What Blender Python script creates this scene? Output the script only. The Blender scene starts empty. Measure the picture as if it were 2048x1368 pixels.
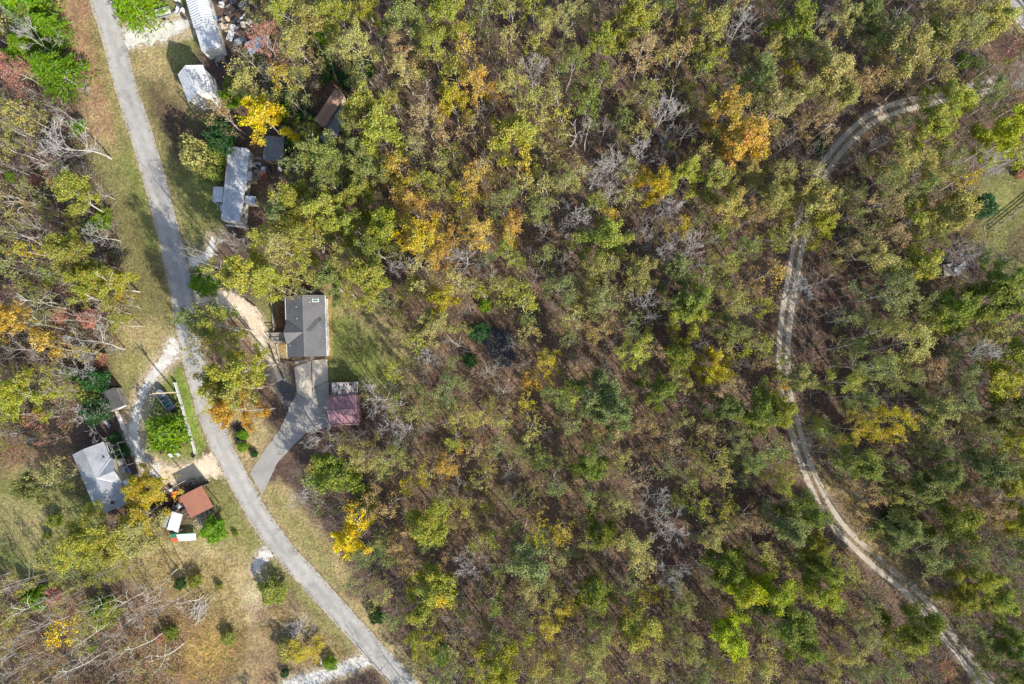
import bpy, bmesh, math, random
import numpy as np
from mathutils import Vector, Matrix

# ------------------------------------------------------------------ camera, sky, sun, exposure
SC = bpy.context.scene
COL = SC.collection
S = 11.375                      # photograph pixels per metre on the ground
H = 120.0                       # flying height of the drone
NX, NY = 1035.0, 740.0          # point straight below the drone
SUN_EL = math.radians(35.0)
SUN_DIR = Vector((0.636 * math.cos(SUN_EL), -0.772 * math.cos(SUN_EL), math.sin(SUN_EL)))

cam = bpy.data.cameras.new('camera')
cam_ob = bpy.data.objects.new('camera', cam)
COL.objects.link(cam_ob)
cam.sensor_width = 36.0
cam.lens = 24.0
cam.clip_start = 1.0
cam.clip_end = 4000.0
cam_ob.location = ((NX - 1024) / S, (684 - NY) / S, H)
cam_ob.rotation_euler = (0, 0, 0)
cam.shift_x = -(NX - 1024) / 2048.0
cam.shift_y = (NY - 684) / 2048.0
SC.camera = cam_ob

world = bpy.data.worlds.new('World')
SC.world = world
world.use_nodes = True
wn = world.node_tree
wn.nodes.clear()
sky = wn.nodes.new('ShaderNodeTexSky')
sky.sky_type = 'NISHITA'
sky.sun_disc = False
sky.sun_elevation = SUN_EL
sky.dust_density = 1.3
sky.sun_rotation = math.atan2(SUN_DIR.x, SUN_DIR.y)
bg = wn.nodes.new('ShaderNodeBackground')
bg.inputs['Strength'].default_value = 0.15
wo = wn.nodes.new('ShaderNodeOutputWorld')
wn.links.new(sky.outputs[0], bg.inputs['Color'])
wn.links.new(bg.outputs[0], wo.inputs['Surface'])

sun = bpy.data.lights.new('sun', 'SUN')
sun.energy = 4.3
sun.angle = math.radians(0.55)
sun.color = (1.0, 0.94, 0.83)
sun_ob = bpy.data.objects.new('sun', sun)
COL.objects.link(sun_ob)
sun_ob.rotation_euler = SUN_DIR.to_track_quat('Z', 'Y').to_euler()
sun_ob.location = (60, -80, 150)

SC.view_settings.view_transform = 'Standard'
SC.view_settings.look = 'None'
SC.view_settings.gamma = 1.0
SC.view_settings.use_curve_mapping = False
SC.view_settings.exposure = 0.70
SC.cycles.max_bounces = 4
SC.cycles.diffuse_bounces = 2
SC.cycles.transmission_bounces = 2
SC.cycles.glossy_bounces = 2

RNG = np.random.default_rng(7)
random.seed(7)

# ------------------------------------------------------------------ helpers
def P(px, py, z=0.0):
    """world point at height z that lies on the given photograph position"""
    k = (H - z) / H
    x = (NX - 1024 + (px - NX) * k) / S
    y = (684 - NY - (py - NY) * k) / S
    return Vector((x, y, z))

ONES = 'zero one two three four five six seven eight nine ten eleven twelve thirteen fourteen fifteen sixteen seventeen eighteen nineteen'.split()
TENS = '- - twenty thirty forty fifty sixty seventy eighty ninety'.split()
def num(n):
    n = max(0, min(99, int(n)))
    return ONES[n] if n < 20 else TENS[n // 10] + ('-' + ONES[n % 10] if n % 10 else '')

def place(px, py):
    return '%s percent across, %s down' % (num(round(px / 20.48)), num(round(py / 13.68)))

def tag(o, label=None, cat=None, group=None, kind=None):
    if label: o['label'] = label
    if cat: o['category'] = cat
    if group: o['group'] = group
    if kind: o['kind'] = kind
    return o

def empty(name, loc, rz=0.0):
    o = bpy.data.objects.new(name, None)
    o.empty_display_size = 0.5
    COL.objects.link(o)
    o.location = loc
    o.rotation_euler = (0, 0, rz)
    return o

def np_mesh(name, verts, quads, attr=None):
    """all-quad mesh from arrays; attr: dict name -> per-vertex float colour (n,4)"""
    verts = np.asarray(verts, np.float32).reshape(-1, 3)
    quads = np.asarray(quads, np.int32).reshape(-1, 4)
    me = bpy.data.meshes.new(name)
    me.vertices.add(len(verts)); me.loops.add(len(quads) * 4); me.polygons.add(len(quads))
    me.vertices.foreach_set('co', verts.ravel())
    me.loops.foreach_set('vertex_index', quads.ravel())
    me.polygons.foreach_set('loop_start', np.arange(0, len(quads) * 4, 4, dtype=np.int32))
    me.update(calc_edges=True)
    for k, a in (attr or {}).items():
        at = me.attributes.new(k, 'FLOAT_COLOR', 'POINT')
        at.data.foreach_set('color', np.asarray(a, np.float32).ravel())
    return me

def np_mixed(name, verts, tris, quads, attr=None):
    """mesh of triangles followed by quads"""
    verts = np.asarray(verts, np.float32); nt_, nq = len(tris), len(quads)
    me = bpy.data.meshes.new(name)
    me.vertices.add(len(verts)); me.loops.add(nt_ * 3 + nq * 4); me.polygons.add(nt_ + nq)
    me.vertices.foreach_set('co', verts.ravel())
    me.loops.foreach_set('vertex_index', np.concatenate([np.ravel(tris), np.ravel(quads)]).astype(np.int32))
    me.polygons.foreach_set('loop_start', np.concatenate([np.arange(nt_) * 3, nt_ * 3 + np.arange(nq) * 4]).astype(np.int32))
    me.update(calc_edges=True)
    for k, a in (attr or {}).items():
        at = me.attributes.new(k, 'FLOAT_COLOR', 'POINT')
        at.data.foreach_set('color', np.asarray(a, np.float32).ravel())
    return me

def add(name, me, mat=None, parent=None):
    o = bpy.data.objects.new(name, me)
    COL.objects.link(o)
    if mat is not None and not len(me.materials):
        me.materials.append(mat)
    if parent is not None:
        o.parent = parent
    return o

class MB:
    """collects boxes, bars, slabs and tubes into one mesh"""
    def __init__(s):
        s.v = []; s.f = []
    def poly(s, vs, fs):
        n = len(s.v)
        s.v += [tuple(v) for v in vs]
        s.f += [tuple(i + n for i in f) for f in fs]
        return s
    def box(s, x0, x1, y0, y1, z0, z1):
        vs = [(x, y, z) for z in (z0, z1) for x, y in ((x0, y0), (x1, y0), (x1, y1), (x0, y1))]
        return s.poly(vs, [(3, 2, 1, 0), (4, 5, 6, 7), (0, 1, 5, 4), (1, 2, 6, 5), (2, 3, 7, 6), (3, 0, 4, 7)])
    def rbox(s, cx, cy, sx, sy, z0, z1, a=0.0, taper=1.0):
        c, n = math.cos(a), math.sin(a)
        vs = []
        for z, t in ((z0, 1.0), (z1, taper)):
            for x, y in ((-sx, -sy), (sx, -sy), (sx, sy), (-sx, sy)):
                x *= t / 2; y *= t / 2
                vs.append((cx + x * c - y * n, cy + x * n + y * c, z))
        return s.poly(vs, [(3, 2, 1, 0), (4, 5, 6, 7), (0, 1, 5, 4), (1, 2, 6, 5), (2, 3, 7, 6), (3, 0, 4, 7)])
    def prism(s, pts, z0, z1):
        n = len(pts)
        vs = [(p[0], p[1], z0) for p in pts] + [(p[0], p[1], z1) for p in pts]
        fs = [tuple(range(n - 1, -1, -1)), tuple(range(n, 2 * n))]
        fs += [(i, (i + 1) % n, n + (i + 1) % n, n + i) for i in range(n)]
        return s.poly(vs, fs)
    def slab(s, quad, t):
        q = [Vector(p) for p in quad]
        nrm = (q[1] - q[0]).cross(q[2] - q[0]).normalized()
        n = len(q)
        vs = [tuple(p - nrm * t) for p in q] + [tuple(p) for p in q]
        fs = [tuple(range(n - 1, -1, -1)), tuple(range(n, 2 * n))]
        fs += [(i, (i + 1) % n, n + (i + 1) % n, n + i) for i in range(n)]
        return s.poly(vs, fs)
    def bar(s, a, b, w, h):
        a = Vector(a); b = Vector(b)
        d = (b - a).normalized()
        up = Vector((0, 0, 1)) if abs(d.z) < 0.9 else Vector((1, 0, 0))
        sd = d.cross(up).normalized() * (w / 2)
        u = sd.cross(d).normalized() * (h / 2)
        vs = [p + i * sd + j * u for p in (a, b) for i, j in ((-1, -1), (1, -1), (1, 1), (-1, 1))]
        return s.poly(vs, [(3, 2, 1, 0), (4, 5, 6, 7), (0, 1, 5, 4), (1, 2, 6, 5), (2, 3, 7, 6), (3, 0, 4, 7)])
    def tube(s, a, b, r0, r1=None, n=8):
        r1 = r0 if r1 is None else r1
        a = Vector(a); b = Vector(b)
        d = (b - a).normalized()
        up = Vector((0, 0, 1)) if abs(d.z) < 0.9 else Vector((1, 0, 0))
        e1 = d.cross(up).normalized(); e2 = d.cross(e1)
        vs = []
        for p, r in ((a, r0), (b, r1)):
            for i in range(n):
                t = 2 * math.pi * i / n
                vs.append(p + (e1 * math.cos(t) + e2 * math.sin(t)) * r)
        fs = [(i, n + i, n + (i + 1) % n, (i + 1) % n) for i in range(n)]
        fs += [tuple(range(n)), tuple(range(2 * n - 1, n - 1, -1))]
        return s.poly(vs, fs)
    def ball(s, c, rx, ry, rz, nu=10, nv=6, jit=0.0, seed=0):
        rr = random.Random(seed)
        vs = [(c[0], c[1], c[2] + rz)]
        for j in range(1, nv):
            ph = math.pi * j / nv
            for i in range(nu):
                t = 2 * math.pi * i / nu
                k = 1 + rr.uniform(-jit, jit)
                vs.append((c[0] + rx * k * math.sin(ph) * math.cos(t), c[1] + ry * k * math.sin(ph) * math.sin(t), c[2] + rz * k * math.cos(ph)))
        vs.append((c[0], c[1], c[2] - rz))
        fs = [(0, 1 + i, 1 + (i + 1) % nu) for i in range(nu)]
        for j in range(nv - 2):
            for i in range(nu):
                a = 1 + j * nu
                fs.append((a + i, a + nu + i, a + nu + (i + 1) % nu, a + (i + 1) % nu))
        a = 1 + (nv - 2) * nu
        fs += [(len(vs) - 1, a + (i + 1) % nu, a + i) for i in range(nu)]
        return s.poly(vs, fs)
    def torus(s, c, R, r, nu=16, nv=6, axis='z'):
        vs = []
        for i in range(nu):
            t = 2 * math.pi * i / nu
            for j in range(nv):
                u = 2 * math.pi * j / nv
                q = ((R + r * math.cos(u)) * math.cos(t), (R + r * math.cos(u)) * math.sin(t), r * math.sin(u))
                if axis == 'x': q = (q[2], q[0], q[1])
                if axis == 'y': q = (q[0], q[2], q[1])
                vs.append((c[0] + q[0], c[1] + q[1], c[2] + q[2]))
        fs = [(i * nv + j, ((i + 1) % nu) * nv + j, ((i + 1) % nu) * nv + (j + 1) % nv, i * nv + (j + 1) % nv) for i in range(nu) for j in range(nv)]
        return s.poly(vs, fs)
    def build(s, name, mat, parent=None, smooth=False):
        me = bpy.data.meshes.new(name)
        me.from_pydata(s.v, [], s.f)
        if smooth:
            me.polygons.foreach_set('use_smooth', [True] * len(me.polygons))
        me.update()
        return add(name, me, mat, parent)

# ------------------------------------------------------------------ materials
def new_mat(name):
    m = bpy.data.materials.new(name)
    m.use_nodes = True
    nt = m.node_tree
    nt.nodes.clear()
    out = nt.nodes.new('ShaderNodeOutputMaterial')
    return m, nt, out

def c4(c):
    return (c[0], c[1], c[2], 1.0)

def nz(nt, vec, scale, detail=6, rough=0.6):
    n = nt.nodes.new('ShaderNodeTexNoise')
    n.inputs['Scale'].default_value = scale
    n.inputs['Detail'].default_value = detail
    n.inputs['Roughness'].default_value = rough
    nt.links.new(vec, n.inputs['Vector'])
    return n.outputs['Fac']

def ramp(nt, fac, stops):
    r = nt.nodes.new('ShaderNodeValToRGB')
    el = r.color_ramp.elements
    while len(el) < len(stops):
        el.new(0.5)
    for e, (p, c) in zip(el, stops):
        e.position = p
        e.color = c4(c) if len(c) == 3 else c
    nt.links.new(fac, r.inputs['Fac'])
    return r.outputs['Color']

def mixc(nt, a, b, fac, mode='MIX'):
    m = nt.nodes.new('ShaderNodeMix')
    m.data_type = 'RGBA'
    m.blend_type = mode
    for sock, v in ((m.inputs['A'], a), (m.inputs['B'], b)):
        pass
    ia, ib, fa = [x for x in m.inputs if x.name == 'A' and x.type == 'RGBA'][0], [x for x in m.inputs if x.name == 'B' and x.type == 'RGBA'][0], m.inputs[0]
    for sock, v in ((ia, a), (ib, b)):
        if isinstance(v, (tuple, list)):
            sock.default_value = c4(v)
        else:
            nt.links.new(v, sock)
    if isinstance(fac, (int, float)):
        fa.default_value = fac
    else:
        nt.links.new(fac, fa)
    return [x for x in m.outputs if x.type == 'RGBA'][0]

def coords(nt, kind='Object', scale=(1, 1, 1), rz=0.0):
    tc = nt.nodes.new('ShaderNodeTexCoord')
    mp = nt.nodes.new('ShaderNodeMapping')
    mp.inputs['Scale'].default_value = scale
    mp.inputs['Rotation'].default_value = (0, 0, rz)
    nt.links.new(tc.outputs[kind], mp.inputs['Vector'])
    return mp.outputs['Vector']

def bsdf(nt, out, col, rough=0.8, metallic=0.0, bump=None, bump_d=0.02, bump_s=0.5, spec=0.3):
    b = nt.nodes.new('ShaderNodeBsdfPrincipled')
    b.inputs['Roughness'].default_value = rough
    b.inputs['Metallic'].default_value = metallic
    b.inputs['Specular IOR Level'].default_value = spec
    if isinstance(col, (tuple, list)):
        b.inputs['Base Color'].default_value = c4(col)
    else:
        nt.links.new(col, b.inputs['Base Color'])
    if bump is not None:
        bn = nt.nodes.new('ShaderNodeBump')
        bn.inputs['Strength'].default_value = bump_s
        bn.inputs['Distance'].default_value = bump_d
        nt.links.new(bump, bn.inputs['Height'])
        nt.links.new(bn.outputs['Normal'], b.inputs['Normal'])
    nt.links.new(b.outputs[0], out.inputs['Surface'])
    return b

def NM(name, c1, c2, scale=1.0, fine=8.0, rough=0.8, metallic=0.0, stretch=(1, 1, 1), bump=0.0, lo=0.38, hi=0.62, spec=0.3):
    """two-tone mottled procedural material with fine grain"""
    m, nt, out = new_mat(name)
    v = coords(nt, 'Object', stretch)
    a = nz(nt, v, scale, 7, 0.65)
    f = nz(nt, v, fine, 4, 0.7)
    col = ramp(nt, a, [(lo, c1), (hi, c2)])
    g = ramp(nt, f, [(0.25, (0.74, 0.74, 0.74)), (0.75, (1.24, 1.24, 1.24))])
    col = mixc(nt, col, g, 1.0, 'MULTIPLY')
    bsdf(nt, out, col, rough, metallic, f if bump else None, bump, 0.6, spec)
    return m

def flat(name, c, rough=0.6, metallic=0.0):
    return NM(name, tuple(x * 0.93 for x in c), tuple(min(1, x * 1.06) for x in c), 1.5, 14.0, rough, metallic)

MT = {}
MT['white_metal'] = NM('white_metal', (0.63, 0.64, 0.65), (0.50, 0.51, 0.52), 0.5, 6, 0.45, 0.0, (0.6, 2.0, 1))
MT['white_stained'] = NM('white_stained', (0.64, 0.64, 0.635), (0.40, 0.41, 0.41), 0.4, 3, 0.5, 0.0, (2.0, 0.5, 1), 0, 0.42, 0.68)
MT['silver_roof'] = NM('silver_roof', (0.43, 0.44, 0.46), (0.30, 0.31, 0.33), 0.35, 6, 0.45, 0.15, (1, 1, 1))
MT['trailer_roof'] = NM('trailer_roof', (0.58, 0.59, 0.61), (0.38, 0.39, 0.41), 0.5, 3, 0.5, 0.1, (1.6, 0.5, 1))
MT['tarp_white'] = NM('tarp_white', (0.80, 0.81, 0.82), (0.38, 0.40, 0.42), 1.3, 5, 0.5, 0, (1, 1, 1), 0.03, 0.45, 0.6)
MT['charcoal_roof'] = NM('charcoal_roof', (0.18, 0.177, 0.182), (0.145, 0.143, 0.147), 0.6, 9, 0.45, 0.1)
MT['charcoal_patch'] = NM('charcoal_patch', (0.085, 0.084, 0.09), (0.075, 0.075, 0.08), 0.6, 9, 0.5)
MT['grey_roof'] = NM('grey_roof', (0.22, 0.22, 0.23), (0.15, 0.15, 0.16), 0.7, 7, 0.7)
MT['slate_roof'] = NM('slate_roof', (0.095, 0.092, 0.09), (0.065, 0.063, 0.062), 0.8, 7, 0.8)
MT['teal_grey_roof'] = NM('teal_grey_roof', (0.16, 0.185, 0.185), (0.12, 0.14, 0.14), 0.8, 7, 0.6)
MT['brown_roof'] = NM('brown_roof', (0.36, 0.225, 0.145), (0.27, 0.165, 0.12), 0.6, 5, 0.6)
MT['rust_roof'] = NM('rust_roof', (0.31, 0.135, 0.085), (0.26, 0.115, 0.08), 0.5, 5, 0.6)
MT['rusty_corrugated'] = NM('rusty_corrugated', (0.60, 0.57, 0.54), (0.14, 0.06, 0.035), 1.3, 4, 0.7, 0, (2.6, 0.9, 1), 0, 0.50, 0.56)
MT['burgundy_metal'] = NM('burgundy_metal', (0.345, 0.195, 0.215), (0.29, 0.16, 0.185), 0.4, 6, 0.4, 0.1)
MT['white_siding'] = NM('white_siding', (0.72, 0.71, 0.68), (0.60, 0.59, 0.56), 0.8, 8, 0.6)
MT['cream_siding'] = NM('cream_siding', (0.62, 0.57, 0.44), (0.50, 0.46, 0.36), 0.8, 8, 0.7)
MT['tan_siding'] = NM('tan_siding', (0.40, 0.33, 0.24), (0.32, 0.26, 0.19), 0.8, 8, 0.7)
MT['brick'] = NM('brick', (0.33, 0.15, 0.10), (0.25, 0.12, 0.085), 2.0, 12, 0.85)
MT['weathered_wood'] = NM('weathered_wood', (0.34, 0.31, 0.27), (0.22, 0.19, 0.16), 1.2, 12, 0.85, 0, (3, 1, 1))
MT['dark_wood'] = NM('dark_wood', (0.13, 0.09, 0.065), (0.08, 0.058, 0.045), 1.2, 12, 0.85, 0, (3, 1, 1))
MT['pale_wood'] = NM('pale_wood', (0.62, 0.52, 0.38), (0.48, 0.39, 0.27), 1.2, 12, 0.85, 0, (3, 1, 1))
MT['glass'] = flat('window_glass', (0.03, 0.04, 0.05), 0.08)
MT['sky_glass'] = flat('skylight_glass', (0.05, 0.16, 0.17), 0.1)
MT['white_paint'] = flat('white_paint', (0.66, 0.66, 0.645), 0.5)
MT['black'] = flat('black_rubber', (0.025, 0.025, 0.027), 0.7)
MT['dark_metal'] = flat('dark_metal', (0.07, 0.075, 0.08), 0.45, 0.3)
MT['grey_metal'] = flat('grey_metal', (0.42, 0.43, 0.44), 0.4, 0.5)
MT['red'] = flat('red_paint', (0.55, 0.035, 0.03), 0.5)
MT['green_tarp'] = flat('green_tarp', (0.015, 0.19, 0.13), 0.6)
MT['red_tarp'] = flat('red_tarp', (0.68, 0.09, 0.05), 0.6)
MT['blue'] = flat('blue_plastic', (0.06, 0.16, 0.42), 0.5)
MT['orange'] = flat('orange_plastic', (0.75, 0.16, 0.03), 0.5)
MT['boat_hull'] = flat('boat_hull', (0.05, 0.06, 0.075), 0.25)
MT['boat_deck'] = flat('boat_deck', (0.17, 0.19, 0.21), 0.7)
MT['teal'] = flat('teal_vinyl', (0.08, 0.30, 0.26), 0.6)
MT['concrete'] = NM('concrete', (0.54, 0.47, 0.375), (0.42, 0.37, 0.30), 0.35, 9, 0.9)
MT['concrete_old'] = NM('concrete_old', (0.36, 0.33, 0.28), (0.26, 0.245, 0.22), 0.5, 9, 0.9)
MT['asphalt_drive'] = NM('asphalt_drive', (0.33, 0.312, 0.288), (0.26, 0.247, 0.23), 0.3, 10, 0.95)
MT['asphalt_dark'] = NM('asphalt_dark', (0.085, 0.083, 0.085), (0.065, 0.064, 0.066), 0.6, 10, 0.95)
MT['bark'] = NM('bark', (0.56, 0.52, 0.47), (0.38, 0.345, 0.305), 1.5, 6, 0.9)
MT['bark_pale'] = NM('bark_pale', (0.66, 0.62, 0.56), (0.48, 0.44, 0.39), 1.5, 6, 0.9)
MT['twigs'] = NM('twigs', (0.54, 0.505, 0.47), (0.40, 0.37, 0.345), 0.6, 3, 0.9)
MT['mulch'] = NM('mulch', (0.07, 0.05, 0.045), (0.045, 0.035, 0.03), 1.0, 8, 0.95)

def gravel_mat(name, c1, c2, edge=0.40):
    """loose gravel that thins out towards the sides of its strip (u across)"""
    m, nt, out = new_mat(name)
    v = coords(nt, 'Object')
    a = nz(nt, v, 0.45, 7, 0.65); f = nz(nt, v, 5.0, 4, 0.75); g = nz(nt, v, 1.1, 9, 0.78)
    col = ramp(nt, a, [(0.35, c1), (0.65, c2)])
    col = mixc(nt, col, ramp(nt, f, [(0.25, (0.7, 0.7, 0.7)), (0.75, (1.25, 1.25, 1.25))]), 1.0, 'MULTIPLY')
    b = bsdf(nt, out, col, 0.95, 0, f, 0.04, 0.6, 0.15)
    tc = nt.nodes.new('ShaderNodeTexCoord'); sx = nt.nodes.new('ShaderNodeSeparateXYZ')
    nt.links.new(tc.outputs['UV'], sx.inputs[0])
    prof = ramp(nt, sx.outputs['X'], [(0.0, (0, 0, 0)), (edge, (0.62, 0.62, 0.62)), (0.5, (0.8, 0.8, 0.8)), (1 - edge, (0.62, 0.62, 0.62)), (1.0, (0, 0, 0))])
    ad = nt.nodes.new('ShaderNodeMath'); ad.operation = 'MULTIPLY_ADD'
    nt.links.new(g, ad.inputs[0]); ad.inputs[1].default_value = 1.5; nt.links.new(prof, ad.inputs[2])
    al = nt.nodes.new('ShaderNodeMapRange'); al.inputs['From Min'].default_value = 1.13; al.inputs['From Max'].default_value = 1.24
    nt.links.new(ad.outputs[0], al.inputs['Value'])
    nt.links.new(al.outputs['Result'], b.inputs['Alpha'])
    return m
MT['gravel_white'] = gravel_mat('gravel_white', (0.68, 0.655, 0.61), (0.49, 0.46, 0.41))
MT['gravel_cream'] = gravel_mat('gravel_cream', (0.74, 0.62, 0.46), (0.56, 0.45, 0.32))
MT['gravel_rut'] = gravel_mat('gravel_rut', (0.52, 0.455, 0.37), (0.37, 0.32, 0.25), 0.14)

def water_mat():
    m, nt, out = new_mat('pond_water')
    v = coords(nt, 'Object')
    f = nz(nt, v, 1.2, 3, 0.5)
    bsdf(nt, out, (0.014, 0.014, 0.013), 0.3, 0, f, 0.02, 0.3, 0.4)
    return m
MT['water'] = water_mat()

def leaf_mat(name, source):
    m, nt, out = new_mat(name)
    if source == 'object':
        oi = nt.nodes.new('ShaderNodeObjectInfo')
        base = oi.outputs['Color']
    else:
        at0 = nt.nodes.new('ShaderNodeAttribute'); at0.attribute_name = 'leaf_colour'
        base = at0.outputs['Color']
    at = nt.nodes.new('ShaderNodeAttribute'); at.attribute_name = 'leaf_vary'
    sp = nt.nodes.new('ShaderNodeSeparateColor')
    nt.links.new(at.outputs['Color'], sp.inputs['Color'])
    hs = nt.nodes.new('ShaderNodeHueSaturation')
    def lin(sock, a, b):
        mm = nt.nodes.new('ShaderNodeMapRange')
        mm.inputs['To Min'].default_value = a; mm.inputs['To Max'].default_value = b
        nt.links.new(sock, mm.inputs['Value'])
        return mm.outputs['Result']
    nt.links.new(lin(sp.outputs['Green'], 0.457, 0.548), hs.inputs['Hue'])
    nt.links.new(lin(sp.outputs['Blue'], 0.8, 1.16), hs.inputs['Saturation'])
    nt.links.new(lin(sp.outputs['Red'], 0.45, 1.62), hs.inputs['Value'])
    nt.links.new(base, hs.inputs['Color'])
    d = nt.nodes.new('ShaderNodeBsdfDiffuse')
    t = nt.nodes.new('ShaderNodeBsdfTranslucent')
    nt.links.new(hs.outputs['Color'], d.inputs['Color'])
    nt.links.new(hs.outputs['Color'], t.inputs['Color'])
    mx = nt.nodes.new('ShaderNodeMixShader')
    mx.inputs['Fac'].default_value = 0.36
    nt.links.new(d.outputs[0], mx.inputs[1]); nt.links.new(t.outputs[0], mx.inputs[2])
    nt.links.new(mx.outputs[0], out.inputs['Surface'])
    return m
LEAF_OBJ = leaf_mat('leaves', 'object')
LEAF_ATT = leaf_mat('woodland_leaves', 'attribute')

def road_mat():
    m, nt, out = new_mat('worn_asphalt')
    tc = nt.nodes.new('ShaderNodeTexCoord')
    sx = nt.nodes.new('ShaderNodeSeparateXYZ')
    nt.links.new(tc.outputs['UV'], sx.inputs[0])
    v = coords(nt, 'Object')
    vs = coords(nt, 'UV', (1.0, 0.12, 1.0))
    big = nz(nt, v, 0.16, 5, 0.6)
    lane = nz(nt, vs, 5.0, 4, 0.6)
    fine = nz(nt, v, 9.0, 3, 0.7)
    col = ramp(nt, big, [(0.35, (0.315, 0.30, 0.276)), (0.65, (0.395, 0.378, 0.348))])
    prof = ramp(nt, sx.outputs['X'], [(0.0, (1.22, 1.18, 1.10)), (0.07, (1.02, 1.0, 0.98)), (0.27, (1.07, 1.07, 1.07)), (0.49, (0.93, 0.93, 0.93)), (0.72, (1.06, 1.06, 1.06)), (0.93, (1.0, 0.99, 0.98)), (1.0, (1.22, 1.18, 1.10))])
    col = mixc(nt, col, prof, 1.0, 'MULTIPLY')
    col = mixc(nt, col, ramp(nt, lane, [(0.3, (0.88, 0.88, 0.88)), (0.7, (1.12, 1.12, 1.12))]), 1.0, 'MULTIPLY')
    col = mixc(nt, col, ramp(nt, fine, [(0.25, (0.84, 0.84, 0.84)), (0.75, (1.16, 1.16, 1.16))]), 1.0, 'MULTIPLY')
    vo = nt.nodes.new('ShaderNodeTexVoronoi')
    vo.feature = 'DISTANCE_TO_EDGE'
    vo.inputs['Scale'].default_value = 0.27
    nv = nt.nodes.new('ShaderNodeVectorMath'); nv.operation = 'ADD'
    nzv = nt.nodes.new('ShaderNodeTexNoise'); nzv.inputs['Scale'].default_value = 1.6
    nt.links.new(v, nzv.inputs['Vector'])
    nt.links.new(v, nv.inputs[0]); nt.links.new(nzv.outputs['Color'], nv.inputs[1])
    nt.links.new(nv.outputs[0], vo.inputs['Vector'])
    crack = ramp(nt, vo.outputs['Distance'], [(0.004, (0.84, 0.84, 0.84)), (0.016, (1, 1, 1))])
    col = mixc(nt, col, crack, ramp(nt, nz(nt, v, 0.09, 2), [(0.45, (0, 0, 0)), (0.6, (1, 1, 1))]), 'MULTIPLY')
    patch = ramp(nt, nz(nt, coords(nt, 'UV', (0.8, 0.22, 1.0)), 1.3, 2, 0.4), [(0.60, (1, 1, 1)), (0.625, (0.88, 0.88, 0.89))])
    col = mixc(nt, col, patch, 1.0, 'MULTIPLY')
    bsdf(nt, out, col, 0.92, 0, fine, 0.01, 0.4, 0.2)
    return m
MT['road'] = road_mat()

def ground_mat():
    m, nt, out = new_mat('ground_cover')
    at = nt.nodes.new('ShaderNodeAttribute'); at.attribute_name = 'ground_colour'
    v = coords(nt, 'Object')
    a = nz(nt, v, 0.35, 5, 0.6)
    b = nz(nt, v, 2.2, 5, 0.7)
    c = nz(nt, v, 9.0, 3, 0.75)
    col = mixc(nt, at.outputs['Color'], ramp(nt, a, [(0.3, (0.80, 0.78, 0.78)), (0.7, (1.22, 1.20, 1.15))]), 1.0, 'MULTIPLY')
    col = mixc(nt, col, ramp(nt, b, [(0.28, (0.74, 0.74, 0.74)), (0.72, (1.26, 1.25, 1.20))]), 1.0, 'MULTIPLY')
    col = mixc(nt, col, ramp(nt, c, [(0.28, (0.70, 0.70, 0.70)), (0.72, (1.30, 1.30, 1.28))]), 1.0, 'MULTIPLY')
    vo = nt.nodes.new('ShaderNodeTexVoronoi')
    vo.inputs['Scale'].default_value = 3.6
    nt.links.new(v, vo.inputs['Vector'])
    hs = nt.nodes.new('ShaderNodeHueSaturation')
    sp = nt.nodes.new('ShaderNodeSeparateColor')
    nt.links.new(vo.outputs['Color'], sp.inputs['Color'])
    mr = nt.nodes.new('ShaderNodeMapRange'); mr.inputs['To Min'].default_value = 0.47; mr.inputs['To Max'].default_value = 0.53
    nt.links.new(sp.outputs['Red'], mr.inputs['Value'])
    mr2 = nt.nodes.new('ShaderNodeMapRange'); mr2.inputs['To Min'].default_value = 0.72; mr2.inputs['To Max'].default_value = 1.30
    nt.links.new(sp.outputs['Green'], mr2.inputs['Value'])
    nt.links.new(mr.outputs['Result'], hs.inputs['Hue']); nt.links.new(mr2.outputs['Result'], hs.inputs['Value'])
    nt.links.new(col, hs.inputs['Color'])
    bsdf(nt, out, hs.outputs['Color'], 0.95, 0, b, 0.25, 0.7, 0.1)
    return m
MT['ground'] = ground_mat()

# ------------------------------------------------------------------ noise in numpy
def vnoise(x, y, scale, seed=0, octaves=4):
    """smooth value noise 0..1"""
    out = np.zeros_like(x, dtype=np.float64); amp = 1.0; tot = 0.0
    for o in range(octaves):
        r = np.random.default_rng(seed * 31 + o)
        tab = r.random((256, 256))
        fx = x * scale * 2 ** o + 1000.37 * (o + 1); fy = y * scale * 2 ** o + 733.11 * (o + 1)
        ix = np.floor(fx).astype(int); iy = np.floor(fy).astype(int)
        tx = fx - ix; ty = fy - iy
        tx = tx * tx * (3 - 2 * tx); ty = ty * ty * (3 - 2 * ty)
        a = tab[ix % 256, iy % 256]; b = tab[(ix + 1) % 256, iy % 256]
        c = tab[ix % 256, (iy + 1) % 256]; d = tab[(ix + 1) % 256, (iy + 1) % 256]
        out += amp * ((a * (1 - tx) + b * tx) * (1 - ty) + (c * (1 - tx) + d * tx) * ty)
        tot += amp; amp *= 0.5
    return out / tot

def in_poly(x, y, poly):
    ins = np.zeros(x.shape, bool)
    n = len(poly)
    for i in range(n):
        x0, y0 = poly[i]; x1, y1 = poly[(i + 1) % n]
        if y0 == y1: continue
        c = ((y0 > y) != (y1 > y)) & (x < (x1 - x0) * (y - y0) / (y1 - y0) + x0)
        ins ^= c
    return ins

def seg_dist(x, y, pts, closed=False):
    d = np.full(x.shape, 1e9)
    n = len(pts)
    for i in range(n if closed else n - 1):
        x0, y0 = pts[i][:2]; x1, y1 = pts[(i + 1) % n][:2]
        dx, dy = x1 - x0, y1 - y0
        t = np.clip(((x - x0) * dx + (y - y0) * dy) / (dx * dx + dy * dy + 1e-9), 0, 1)
        d = np.minimum(d, np.hypot(x - x0 - t * dx, y - y0 - t * dy))
    return d

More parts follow.
